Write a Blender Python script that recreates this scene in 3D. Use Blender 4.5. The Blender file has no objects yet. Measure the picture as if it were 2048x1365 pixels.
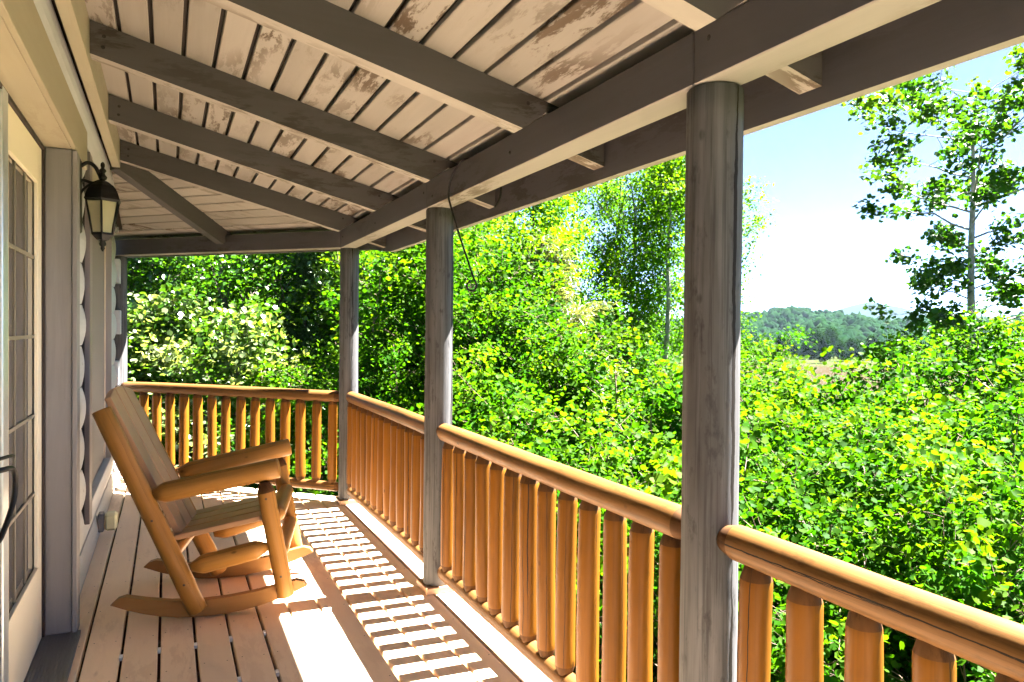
import bpy, bmesh, math, random
import numpy as np
from mathutils import Vector, Matrix
R = math.radians
rng = np.random.default_rng(7)
random.seed(7)
scene = bpy.context.scene
COL = scene.collection

# ------------------------------------------------------------------ camera, sky, sun, exposure
F_PX, YAW, PITCH, ROLL, CAM_H = 1430.0, 0.4492, -0.0141, 0.0092, 1.4
fw0 = Vector((math.sin(YAW), math.cos(YAW), 0)); rt0 = Vector((math.cos(YAW), -math.sin(YAW), 0)); up0 = Vector((0, 0, 1))
fw1 = fw0 * math.cos(PITCH) + up0 * math.sin(PITCH); up1 = up0 * math.cos(PITCH) - fw0 * math.sin(PITCH)
rt2 = rt0 * math.cos(ROLL) + up1 * math.sin(ROLL); up2 = up1 * math.cos(ROLL) - rt0 * math.sin(ROLL)
cam_data = bpy.data.cameras.new('camera')
cam_data.sensor_width = 36.0
cam_data.lens = F_PX / 2048 * 36
cam_data.clip_start = 0.05
cam_data.clip_end = 60000
cam = bpy.data.objects.new('camera', cam_data)
COL.objects.link(cam)
m = Matrix((rt2, up2, -fw1)).transposed().to_4x4()
m.translation = Vector((0, 0, CAM_H))
cam.matrix_world = m
scene.camera = cam

SUN_K = 0.62                                   # horizontal shift of a shadow per metre of height
sun_vec = Vector((1.0, -0.07, 0)).normalized() * SUN_K + Vector((0, 0, 1))
sun_vec.normalize()
SUN_EL = math.asin(sun_vec.z)
SUN_AZ = math.atan2(sun_vec.x, sun_vec.y)      # clockwise from +Y
world = bpy.data.worlds.new('World')
scene.world = world
world.use_nodes = True
wn = world.node_tree.nodes
bg = wn['Background']
sky = wn.new('ShaderNodeTexSky')
sky.sky_type = 'NISHITA'
sky.sun_disc = False
sky.sun_elevation = SUN_EL
sky.sun_rotation = SUN_AZ
sky.air_density = 0.135
sky.dust_density = 0.1
sky.ozone_density = 1.0
world.node_tree.links.new(sky.outputs[0], bg.inputs[0])
bg.inputs[1].default_value = 0.05
sun_data = bpy.data.lights.new('sun', 'SUN')
sun_data.energy = 5.0
sun_data.angle = R(0.53)
sun_data.color = (1.0, 0.965, 0.91)
sun = bpy.data.objects.new('sun', sun_data)
COL.objects.link(sun)
sun.rotation_euler = sun_vec.to_track_quat('Z', 'Y').to_euler()
scene.view_settings.view_transform = 'Standard'
scene.view_settings.look = 'None'
scene.view_settings.gamma = 1.0
scene.view_settings.use_curve_mapping = False
scene.view_settings.exposure = 4.55
cy = scene.cycles
cy.use_denoising = True
cy.use_adaptive_sampling = True
cy.adaptive_threshold = 0.02
cy.max_bounces = 8
cy.diffuse_bounces = 5
cy.glossy_bounces = 3
cy.transmission_bounces = 4
cy.transparent_max_bounces = 6
cy.volume_bounces = 0
cy.sample_clamp_indirect = 6.0
cy.caustics_reflective = False
cy.caustics_refractive = False


def ray(u, v):
    return fw1 + rt2 * ((u - 1024) / F_PX) - up2 * ((v - 682.5) / F_PX)


def spot(u, v, depth):
    """world point seen at photo pixel (u, v) at that depth"""
    return Vector((0, 0, CAM_H)) + ray(u, v) * depth


# ------------------------------------------------------------------ node helpers
def new_mat(name):
    mt = bpy.data.materials.new(name)
    mt.use_nodes = True
    nt = mt.node_tree
    return mt, nt, nt.nodes['Principled BSDF']


def nd(nt, typ, **kw):
    n = nt.nodes.new(typ)
    for k, v in kw.items():
        if k == 'inp':
            for kk, vv in v.items():
                if isinstance(vv, bpy.types.NodeSocket):
                    nt.links.new(vv, n.inputs[kk])
                else:
                    n.inputs[kk].default_value = vv
        else:
            setattr(n, k, v)
    return n


def math_(nt, op, a, b=None, c=None):
    n = nt.nodes.new('ShaderNodeMath')
    n.operation = op
    for i, v in enumerate((a, b, c)):
        if v is None:
            continue
        if isinstance(v, bpy.types.NodeSocket):
            nt.links.new(v, n.inputs[i])
        else:
            n.inputs[i].default_value = v
    return n.outputs[0]


def mix_(nt, fac, a, b, blend='MIX'):
    n = nt.nodes.new('ShaderNodeMix')
    n.data_type = 'RGBA'
    n.blend_type = blend
    for i, v in ((0, fac), (6, a), (7, b)):
        if isinstance(v, bpy.types.NodeSocket):
            nt.links.new(v, n.inputs[i])
        else:
            n.inputs[i].default_value = v if not isinstance(v, tuple) or len(v) == 4 else (*v, 1)
    return n.outputs[2]


def ramp_(nt, fac, stops, interp='LINEAR'):
    n = nt.nodes.new('ShaderNodeValToRGB')
    n.color_ramp.interpolation = interp
    e = n.color_ramp.elements
    while len(e) < len(stops):
        e.new(0.5)
    for el, (p, c) in zip(e, stops):
        el.position = p
        el.color = (c, c, c, 1) if isinstance(c, (int, float)) else (*c, 1)
    nt.links.new(fac, n.inputs[0])
    return n.outputs[0]


def obj_coords(nt, scale, jitter=True):
    """object coordinates, shifted by a per-object random so alike pieces differ"""
    tc = nt.nodes.new('ShaderNodeTexCoord')
    out = tc.outputs['Object']
    rnd = None
    if jitter:
        oi = nt.nodes.new('ShaderNodeObjectInfo')
        rnd = oi.outputs['Random']
        cmb = nd(nt, 'ShaderNodeCombineXYZ', inp={0: math_(nt, 'MULTIPLY', rnd, 37.0), 1: math_(nt, 'MULTIPLY', rnd, 91.0), 2: math_(nt, 'MULTIPLY', rnd, 53.0)})
        add = nd(nt, 'ShaderNodeVectorMath', operation='ADD')
        nt.links.new(out, add.inputs[0]); nt.links.new(cmb.outputs[0], add.inputs[1])
        out = add.outputs[0]
    mp = nt.nodes.new('ShaderNodeMapping')
    mp.inputs['Scale'].default_value = scale
    nt.links.new(out, mp.inputs['Vector'])
    return mp.outputs[0], tc.outputs['Object'], rnd


def noise_(nt, vec, scale, detail=4, rough=0.55, dist=0.0):
    n = nd(nt, 'ShaderNodeTexNoise', inp={'Scale': scale, 'Detail': detail, 'Roughness': rough, 'Distortion': dist})
    nt.links.new(vec, n.inputs['Vector'])
    return n.outputs['Fac']


def bump_(nt, bs, h, strength, dist=0.004):
    b = nd(nt, 'ShaderNodeBump', inp={'Strength': strength, 'Distance': dist})
    nt.links.new(h, b.inputs['Height'])
    nt.links.new(b.outputs[0], bs.inputs['Normal'])


def board_mat(name, c1, c2, c3, axis, rough=0.6, blotch=0.0, blotch_col=(0.1, 0.06, 0.035), grain=0.5, spec=0.35, nails=None):
    """sawn timber, grain along object axis 0/1/2, two tones, optional worn dark patches, small knots"""
    mt, nt, bs = new_mat(name)
    sc = [26.0, 26.0, 26.0]
    sc[axis] = 1.6
    vec, oc, rnd = obj_coords(nt, sc)
    g = noise_(nt, vec, 1.0, 6, 0.62, 0.6)
    sc2 = [3.0, 3.0, 3.0]; sc2[axis] = 0.9
    vec2, _, _ = obj_coords(nt, sc2)
    big = noise_(nt, vec2, 1.0, 3, 0.5)
    col = mix_(nt, ramp_(nt, g, [(0.3, 0.0), (0.7, 1.0)]), c1, c2)
    col = mix_(nt, math_(nt, 'MULTIPLY', ramp_(nt, big, [(0.38, 0.0), (0.68, 1.0)]), 0.55), col, c3)
    tone = math_(nt, 'MULTIPLY_ADD', rnd, 0.22, 0.89)
    tn = nd(nt, 'ShaderNodeCombineColor', inp={0: tone, 1: tone, 2: tone})
    col = mix_(nt, 1.0, col, tn.outputs[0], 'MULTIPLY')
    # knots
    sck = [5.0, 5.0, 5.0]; sck[axis] = 1.7
    veck, _, _ = obj_coords(nt, sck)
    vo = nd(nt, 'ShaderNodeTexVoronoi', feature='F1', inp={'Scale': 1.0, 'Randomness': 1.0})
    nt.links.new(veck, vo.inputs['Vector'])
    kd = math_(nt, 'ADD', vo.outputs['Distance'], math_(nt, 'MULTIPLY', g, 0.10))
    knot = ramp_(nt, kd, [(0.05, 1.0), (0.11, 0.0)])
    col = mix_(nt, math_(nt, 'MULTIPLY', knot, 0.72), col, blotch_col)
    if blotch > 0:
        scb = [17.0, 17.0, 17.0]; scb[axis] = 4.0
        vecb, _, _ = obj_coords(nt, scb)
        b1 = noise_(nt, vecb, 1.0, 8, 0.72, 0.25)
        scc = [2.2, 2.2, 2.2]; scc[axis] = 0.9
        vecc, _, _ = obj_coords(nt, scc)
        b2 = noise_(nt, vecc, 1.0, 2, 0.5)
        bl = math_(nt, 'MULTIPLY', ramp_(nt, b1, [(0.49, 0.0), (0.55, 1.0)]), ramp_(nt, b2, [(0.46, 0.0), (0.64, 1.0)]))
        bl = math_(nt, 'MULTIPLY', bl, blotch)
        col = mix_(nt, bl, col, blotch_col)
    nt.links.new(col, bs.inputs['Base Color'])
    bs.inputs['Roughness'].default_value = rough
    bs.inputs['Specular IOR Level'].default_value = spec
    bump_(nt, bs, g, grain, 0.003)
    return mt


def log_mat(name, c1, c2, c3, rough=0.55, crack=1.0, spec=0.14, nick=0.0, crack_w=0.05, streak=0.0, bump=0.55):
    """peeled log, axis along local Z: long grain, one or two wandering drying checks, knots and drawknife marks"""
    mt, nt, bs = new_mat(name)
    vec, oc, rnd = obj_coords(nt, (30, 30, 1.3))
    g = noise_(nt, vec, 1.0, 5, 0.6, 0.5)
    vec2, _, _ = obj_coords(nt, (7, 7, 2.2))
    big = noise_(nt, vec2, 1.0, 4, 0.55)
    col = mix_(nt, ramp_(nt, g, [(0.3, 0.0), (0.72, 1.0)]), c1, c2)
    col = mix_(nt, math_(nt, 'MULTIPLY', ramp_(nt, big, [(0.42, 0.0), (0.7, 1.0)]), 0.6), col, c3)
    sep = nd(nt, 'ShaderNodeSeparateXYZ'); nt.links.new(oc, sep.inputs[0])
    ang = math_(nt, 'ARCTAN2', sep.outputs[1], sep.outputs[0])
    zv, _, _ = obj_coords(nt, (0, 0, 1.0))
    dark = None
    for k, (off, w, s) in enumerate(((17.0, crack_w, 2.2), (41.0, crack_w * 0.55, 3.1), (73.0, crack_w * 0.45, 4.0))):
        wob = noise_(nt, zv, s, 5, 0.65)
        a0 = math_(nt, 'MULTIPLY', math_(nt, 'FRACT', math_(nt, 'MULTIPLY', rnd, off)), 6.283)
        d = math_(nt, 'SUBTRACT', ang, a0)
        d = math_(nt, 'ADD', d, math_(nt, 'MULTIPLY', wob, 0.6))
        d = math_(nt, 'ABSOLUTE', math_(nt, 'SUBTRACT', math_(nt, 'FRACT', math_(nt, 'MULTIPLY_ADD', d, 0.15915, 2.5)), 0.5))
        d = math_(nt, 'MULTIPLY', d, 6.283)
        wv = math_(nt, 'MULTIPLY', ramp_(nt, noise_(nt, zv, 1.3 + k, 2, 0.5), [(0.36, 0.0), (0.50, 1.0)]), w)
        c = math_(nt, 'LESS_THAN', d, wv)
        dark = c if dark is None else math_(nt, 'MAXIMUM', dark, c)
    dark = math_(nt, 'MULTIPLY', dark, crack)
    vo = nd(nt, 'ShaderNodeTexVoronoi', feature='F1', inp={'Scale': 1.0})
    vk, _, _ = obj_coords(nt, (9, 9, 5.0)); nt.links.new(vk, vo.inputs['Vector'])
    kn = ramp_(nt, vo.outputs['Distance'], [(0.045, 1.0), (0.09, 0.0)])
    col = mix_(nt, math_(nt, 'MULTIPLY', kn, 0.75), col, tuple(x * 0.22 for x in c1))
    if nick > 0:
        vn, _, _ = obj_coords(nt, (26, 26, 9))
        nn = noise_(nt, vn, 1.0, 5, 0.7)
        col = mix_(nt, math_(nt, 'MULTIPLY', ramp_(nt, nn, [(0.56, 0.0), (0.66, 1.0)]), nick), col, tuple(x * 0.45 for x in c1))
    if streak > 0:
        vs, _, _ = obj_coords(nt, (75, 75, 1.6))
        ns = noise_(nt, vs, 1.0, 6, 0.7, 0.3)
        col = mix_(nt, math_(nt, 'MULTIPLY', ramp_(nt, ns, [(0.50, 0.0), (0.62, 1.0)]), streak), col, tuple(x * 0.35 for x in c1))
        vs2, _, _ = obj_coords(nt, (34, 34, 0.9))
        col = mix_(nt, math_(nt, 'MULTIPLY', ramp_(nt, noise_(nt, vs2, 1.0, 4, 0.6), [(0.50, 0.0), (0.66, 1.0)]), streak * .7), col, tuple(min(1, x * 1.25) for x in c2))
    col = mix_(nt, dark, col, (0.012, 0.009, 0.007))
    tone = math_(nt, 'MULTIPLY_ADD', rnd, 0.25, 0.87)
    tn = nd(nt, 'ShaderNodeCombineColor', inp={0: tone, 1: tone, 2: tone})
    col = mix_(nt, 1.0, col, tn.outputs[0], 'MULTIPLY')
    nt.links.new(col, bs.inputs['Base Color'])
    bs.inputs['Roughness'].default_value = rough
    bs.inputs['Specular IOR Level'].default_value = spec
    h = math_(nt, 'SUBTRACT', math_(nt, 'MULTIPLY_ADD', g, 0.35, math_(nt, 'MULTIPLY', big, 0.8)), math_(nt, 'MULTIPLY', dark, 2.0))
    bump_(nt, bs, h, bump, 0.004)
    return mt


def plain_mat(name, col, rough=0.5, metal=0.0, spec=0.5, var=0.12, scale=12.0):
    mt, nt, bs = new_mat(name)
    vec, oc, rnd = obj_coords(nt, (scale, scale, scale))
    g = noise_(nt, vec, 1.0, 4, 0.6)
    c = mix_(nt, math_(nt, 'MULTIPLY', g, var * 2), (*col, 1), tuple(x * 0.6 for x in col))
    nt.links.new(c, bs.inputs['Base Color'])
    bs.inputs['Roughness'].default_value = rough
    bs.inputs['Metallic'].default_value = metal
    bs.inputs['Specular IOR Level'].default_value = spec
    return mt


M = {}
M['deck'] = board_mat('deck_stain', (0.80, 0.62, 0.435), (0.83, 0.65, 0.465), (0.76, 0.58, 0.40), 1, 0.55, blotch=0.3, blotch_col=(0.50, 0.33, 0.21), grain=0.45)
M['ceiling'] = board_mat('worn_ceiling_paint', (0.2767, 0.2467, 0.2235), (0.3058, 0.2755, 0.2515), (0.2476, 0.218, 0.1956), 1, 0.7, blotch=0.95, blotch_col=(0.07282, 0.04551, 0.0254), grain=0.35)
M['ceiling_end'] = board_mat('worn_ceiling_paint_corner', (0.2767, 0.2467, 0.2235), (0.3058, 0.2755, 0.2515), (0.2476, 0.218, 0.1956), 0, 0.7, blotch=0.95, blotch_col=(0.07282, 0.04551, 0.0254), grain=0.35)
M['rafter'] = board_mat('rafter_stain_shaded', (0.06693, 0.05999, 0.06312), (0.07684, 0.06894, 0.0727), (0.05701, 0.05057, 0.05298), 0, 0.65, blotch=0.75, blotch_col=(0.022, 0.015, 0.011), grain=0.3)  # stain darkened to carry the shade on the upright sides
M['rafter_under'] = board_mat('worn_lit_rafter_underside', (0.2913, 0.2587, 0.2336), (0.3204, 0.2874, 0.2591), (0.2622, 0.2299, 0.2032), 0, 0.7, blotch=0.9, blotch_col=(0.08256, 0.0527, 0.03047), grain=0.35)  # pale tone carries bounce light from the deck; blotches are wear
M['beam_under'] = board_mat('worn_lit_beam_underside', (0.2767, 0.2491, 0.2311), (0.3058, 0.2755, 0.254), (0.2427, 0.2156, 0.1981), 1, 0.7, blotch=0.8, blotch_col=(0.09712, 0.06707, 0.04572), grain=0.35)  # bounce light put into the pale tone, plus worn blotches
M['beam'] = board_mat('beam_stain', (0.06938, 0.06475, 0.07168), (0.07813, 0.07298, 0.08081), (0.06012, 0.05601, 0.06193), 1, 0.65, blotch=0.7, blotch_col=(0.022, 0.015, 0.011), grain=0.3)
M['trim'] = board_mat('grey_trim_stain', (0.1932, 0.184, 0.184), (0.23, 0.2208, 0.2208), (0.161, 0.1518, 0.1518), 2, 0.6, blotch=0.0, grain=0.6)
M['trim_y'] = board_mat('grey_trim_stain_long', (0.3519, 0.306, 0.2218), (0.3825, 0.3366, 0.2486), (0.3213, 0.2754, 0.1989), 1, 0.6, blotch=0.15, grain=0.4)
M['wall_log'] = board_mat('wall_log_stain', (0.40, 0.405, 0.415), (0.45, 0.455, 0.465), (0.35, 0.35, 0.36), 1, 0.6, blotch=0.1, grain=0.5)
M['wall_log_x'] = board_mat('wing_log_stain', (0.26, 0.25, 0.25), (0.30, 0.29, 0.29), (0.22, 0.21, 0.21), 0, 0.6, blotch=0.1, grain=0.5)
M['post'] = log_mat('weathered_post', (0.06192, 0.05944, 0.06043), (0.1065, 0.1041, 0.1055), (0.03715, 0.03468, 0.03468), 0.7, crack=1.0, nick=0.75, crack_w=0.09, spec=0.12, streak=0.6, bump=0.9)
M['rail'] = log_mat('rail_log_stain', (0.1203, 0.05402, 0.01418), (0.1587, 0.07516, 0.02079), (0.08702, 0.03664, 0.00945), 0.5, crack=1.0, nick=0.45, crack_w=0.034, streak=0.45, bump=0.7)
M['baluster'] = log_mat('baluster_log_stain', (0.1346, 0.04904, 0.003267), (0.157, 0.05994, 0.004574), (0.1122, 0.03996, 0.002614), 0.45, crack=1.0, crack_w=0.055, streak=0.22)
M['tenon'] = log_mat('cut_tenon_wood', (0.06384, 0.02618, 0.00784), (0.1064, 0.0476, 0.014), (0.03724, 0.01523, 0.00476), 0.75, crack=0.3, nick=0.6)
M['chair'] = log_mat('chair_log_stain', (0.2546, 0.1185, 0.02573), (0.294, 0.1404, 0.03385), (0.2195, 0.0983, 0.02031), 0.42, crack=0.55, crack_w=0.025, streak=0.2)
M['chair_slat'] = board_mat('chair_slat_stain', (0.33, 0.188, 0.098), (0.37, 0.215, 0.115), (0.29, 0.162, 0.083), 2, 0.5, grain=0.3)
M['chair_seat'] = board_mat('chair_seat_stain', (0.33, 0.188, 0.098), (0.37, 0.215, 0.115), (0.29, 0.162, 0.083), 0, 0.5, grain=0.3)
M['rocker'] = board_mat('rocker_stain', (0.25, 0.122, 0.040), (0.285, 0.143, 0.050), (0.215, 0.102, 0.032), 0, 0.5, grain=0.35, spec=0.15)
M['door_paint'] = plain_mat('cream_door_paint', (0.84, 0.76, 0.57), 0.35, var=0.04)
M['door_seal'] = plain_mat('dark_door_seal', (0.03, 0.018, 0.015), 0.7)
M['black'] = plain_mat('black_iron', (0.010, 0.009, 0.009), 0.45, spec=0.2)
M['dark'] = plain_mat('near_black', (0.012, 0.010, 0.010), 0.8)
M['dark_nail'] = plain_mat('rusty_nail', (0.05, 0.03, 0.02), 0.7)
M['felt'] = plain_mat('roof_sheathing', (0.025, 0.017, 0.013), 0.9)
M['metal'] = plain_mat('pale_aluminium', (0.55, 0.60, 0.62), 0.3, metal=0.6, var=0.05)
M['outlet'] = plain_mat('yellowed_plastic', (0.70, 0.66, 0.38), 0.35, var=0.05)
M['clip'] = plain_mat('white_gap_piece', (0.75, 0.75, 0.72), 0.5)  # white tone of the small pieces in the deck gaps
M['under'] = plain_mat('joist_timber', (0.16, 0.11, 0.075), 0.8)
M['beige'] = plain_mat('beige_window_frame', (0.55, 0.46, 0.36), 0.4, var=0.06)
M['plum'] = plain_mat('plum_grey_casing', (0.15, 0.125, 0.125), 0.55, var=0.15)
M['pane_reflection'] = plain_mat('grey_pane_reflection', (0.17, 0.155, 0.145), 0.9, var=0.05)
M['muntin'] = plain_mat('faint_muntin', (0.20, 0.175, 0.13), 0.5, var=0.05)  # toned close to the glass so the inner grille reads faint
M['rubber'] = plain_mat('ribbed_threshold', (0.13, 0.135, 0.15), 0.6)

mt, nt, bs = new_mat('dark_window_glass')
bs.inputs['Base Color'].default_value = (0.06, 0.052, 0.042, 1)
bs.inputs['Roughness'].default_value = 0.04
bs.inputs['IOR'].default_value = 2.1
M['glass'] = mt
mt, nt, bs = new_mat('lantern_glass')
bs.inputs['Base Color'].default_value = (0.62, 0.58, 0.36, 1)
bs.inputs['Roughness'].default_value = 0.25
bs.inputs['Transmission Weight'].default_value = 0.55
M['lantern_glass'] = mt
mt, nt, bs = new_mat('lantern_bulb')
bs.inputs['Base Color'].default_value = (0.85, 0.82, 0.62, 1)
bs.inputs['Roughness'].default_value = 0.3
M['bulb'] = mt


# ------------------------------------------------------------------ object helpers
def wmat(o):
    b = o.matrix_basis
    return wmat(o.parent) @ o.matrix_parent_inverse @ b if o.parent else b.copy()


def tag(o, label=None, cat=None, group=None, kind=None):
    if label: o['label'] = label
    if cat: o['category'] = cat
    if group: o['group'] = group
    if kind: o['kind'] = kind
    return o


def put(name, me, parent=None, matrix=None):
    o = bpy.data.objects.new(name, me)
    COL.objects.link(o)
    if parent is not None:
        o.parent = parent
        o.matrix_parent_inverse = wmat(parent).inverted()
    if matrix is not None:
        o.matrix_basis = matrix
    return o


def empty(name, loc, label, cat, group=None, rz=0.0):
    o = bpy.data.objects.new(name, None)
    o.empty_display_size = 0.2
    COL.objects.link(o)
    o.matrix_basis = Matrix.Translation(loc) @ Matrix.Rotation(rz, 4, 'Z')
    return tag(o, label, cat, group)


def mesh(name, verts, faces, mats, smooth=False, fmat=None):
    me = bpy.data.meshes.new(name)
    me.from_pydata([tuple(v) for v in verts], [], [tuple(f) for f in faces])
    for k in (mats if isinstance(mats, (list, tuple)) else [mats]):
        me.materials.append(k)
    if fmat:
        me.polygons.foreach_set('material_index', fmat)
    if smooth:
        me.polygons.foreach_set('use_smooth', [True] * len(me.polygons))
    bm = bmesh.new(); bm.from_mesh(me)
    bmesh.ops.recalc_face_normals(bm, faces=bm.faces)
    bm.to_mesh(me); bm.free()
    return me


def prism(poly, h0, h1):
    """poly of (a, b) points extruded along c from h0 to h1 -> (a, b, c) verts"""
    n = len(poly)
    v = [(a, b, h0) for a, b in poly] + [(a, b, h1) for a, b in poly]
    f = [list(range(n))[::-1], list(range(n, 2 * n))] + [[i, (i + 1) % n, n + (i + 1) % n, n + i] for i in range(n)]
    return v, f


def box_me(name, x0, x1, y0, y1, z0, z1, mat, bev=0.0):
    b = min(bev, (x1 - x0) * .4, (y1 - y0) * .4, (z1 - z0) * .4)
    me = bpy.data.meshes.new(name)
    bm = bmesh.new()
    vs = [bm.verts.new((x, y, z)) for x in (x0, x1) for y in (y0, y1) for z in (z0, z1)]
    for f in ((0, 1, 3, 2), (4, 6, 7, 5), (0, 4, 5, 1), (2, 3, 7, 6), (0, 2, 6, 4), (1, 5, 7, 3)):
        bm.faces.new([vs[i] for i in f])
    bmesh.ops.recalc_face_normals(bm, faces=bm.faces)
    if b > 0:
        bmesh.ops.bevel(bm, geom=list(bm.edges), offset=b, segments=1, affect='EDGES', profile=0.5)
    bm.to_mesh(me); bm.free()
    me.materials.append(mat)
    return me


def box(name, x0, x1, y0, y1, z0, z1, mat, parent=None, bev=0.0):
    """world-space box with its origin at its own middle"""
    c = Vector(((x0 + x1) / 2, (y0 + y1) / 2, (z0 + z1) / 2))
    me = box_me(name, x0 - c.x, x1 - c.x, y0 - c.y, y1 - c.y, z0 - c.z, z1 - c.z, mat, bev)
    return put(name, me, parent, Matrix.Translation(c))


def axis_matrix(p0, p1, roll=0.0):
    p0, p1 = Vector(p0), Vector(p1)
    q = (p1 - p0).to_track_quat('Z', 'Y')
    return Matrix.Translation(p0) @ q.to_matrix().to_4x4() @ Matrix.Rotation(roll, 4, 'Z')


def log_mesh(name, length, prof, mats, seg=20, wob=0.0, bend=0.0, seed=0, split=None, rings_extra=0):
    """log along +Z; prof = [(t 0..1, radius)]; split(t) -> material slot"""
    rg = np.random.default_rng(seed)
    ts = [p[0] for p in prof]
    tt = sorted(set(ts + [ts[0] + (ts[-1] - ts[0]) * k / (rings_extra + 1) for k in range(1, rings_extra + 1)]))
    rr = np.interp(tt, ts, [p[1] for p in prof])
    ph = rg.uniform(0, 6.28, 6)
    V, Fc, fm = [], [], []
    for i, (t, r) in enumerate(zip(tt, rr)):
        bx = bend * math.sin(math.pi * t + 0) * math.cos(ph[0])
        by = bend * math.sin(math.pi * t) * math.sin(ph[0])
        for k in range(seg):
            a = 2 * math.pi * k / seg
            w = 1 + wob * (0.5 * math.sin(2 * a + ph[1] + 3 * t) + 0.35 * math.sin(3 * a + ph[2] - 5 * t) + 0.4 * math.sin(7 * t + ph[3] + a) + 0.3 * math.sin(23 * t + ph[4] + 2 * a))
            V.append((bx + r * w * math.cos(a), by + r * w * math.sin(a), t * length))
    n = len(tt)
    for i in range(n - 1):
        for k in range(seg):
            Fc.append((i * seg + k, i * seg + (k + 1) % seg, (i + 1) * seg + (k + 1) % seg, (i + 1) * seg + k))
            fm.append(split((tt[i] + tt[i + 1]) / 2) if split else 0)
    V.append((0, 0, tt[0] * length)); V.append((0, 0, tt[-1] * length))
    for k in range(seg):
        Fc.append((len(V) - 2, (k + 1) % seg, k)); fm.append(split(0) if split else 0)
        Fc.append((len(V) - 1, (n - 1) * seg + k, (n - 1) * seg + (k + 1) % seg)); fm.append(split(1) if split else 0)
    me = mesh(name, V, Fc, mats, True, fm)
    # crisp ends
    me.polygons.foreach_set('use_smooth', [len(p.vertices) == 4 for p in me.polygons])
    return me


def log(name, p0, p1, r, mat, parent, taper0=0.0, taper1=0.0, rt=0.4, seed=0, wob=0.03, bend=0.0, seg=20, ends=None, roll=None, extra=6, r1=None):
    """a log between two points; taper0/1 = length in metres of the pencil-pointed ends, rt = tip radius share"""
    L = (Vector(p1) - Vector(p0)).length
    r1 = r1 or r
    prof = []
    c = 0.006
    if taper0 > 0: prof += [(0, r * rt), (taper0 * .8 / L, r * .93), (taper0 / L, r * .995)]
    else: prof += [(0, r - c), (c / L, r)]
    if taper1 > 0: prof += [(1 - taper1 / L, r1 * .995), (1 - taper1 * .8 / L, r1 * .93), (1, r1 * rt)]
    else: prof += [(1 - c / L, r1), (1, r1 - c)]
    mats = [mat] + ([ends] if ends else [])
    t0, t1 = taper0 / L, 1 - taper1 / L
    sp = (lambda t: 1 if (taper0 and t < t0) or (taper1 and t > t1) else 0) if ends else None
    me = log_mesh(name, L, prof, mats, seg, wob, bend, seed, sp, extra)
    return put(name, me, parent, axis_matrix(p0, p1, random.uniform(0, 6.28) if roll is None else roll))


def tube_me(name, pts, rad, mat, seg=8):
    pts = [Vector(p) for p in pts]
    V, Fc = [], []
    n = len(pts)
    nrm = None
    for i, p in enumerate(pts):
        t = (pts[min(i + 1, n - 1)] - pts[max(i - 1, 0)]).normalized()
        if nrm is None:
            nrm = t.orthogonal().normalized()
        nrm = (nrm - t * nrm.dot(t)).normalized()
        b = t.cross(nrm)
        r = rad[i] if isinstance(rad, (list, tuple)) else rad
        for k in range(seg):
            a = 2 * math.pi * k / seg
            V.append(p + (nrm * math.cos(a) + b * math.sin(a)) * r)
    for i in range(n - 1):
        for k in range(seg):
            Fc.append((i * seg + k, i * seg + (k + 1) % seg, (i + 1) * seg + (k + 1) % seg, (i + 1) * seg + k))
    Fc.append(tuple(range(seg))[::-1]); Fc.append(tuple((n - 1) * seg + k for k in range(seg)))
    return mesh(name, V, Fc, mat, True)


def smooth_path(pts, n=8):
    """Catmull-Rom through pts"""
    P = [Vector(p) for p in pts]
    P = [P[0] * 2 - P[1]] + P + [P[-1] * 2 - P[-2]]
    out = []
    for i in range(1, len(P) - 2):
        for k in range(n):
            t = k / n
            a, b, c, d = P[i - 1], P[i], P[i + 1], P[i + 2]
            out.append(0.5 * ((2 * b) + (c - a) * t + (2 * a - 5 * b + 4 * c - d) * t * t + (3 * b - a - 3 * c + d) * t ** 3))
    out.append(P[-2])
    return out


# ------------------------------------------------------------------ terrain
def ground_z(x, y):
    d = math.hypot(max(x - 1.0, 0) * 1.0, max(y - 3, 0) * 0.55)
    near = -2.4 - 0.16 * min(d, 28)
    k = min(max((d - 22) / 130, 0), 1)
    k = k * k * (3 - 2 * k)
    return near * (1 - k) + (-17.0) * k


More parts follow.
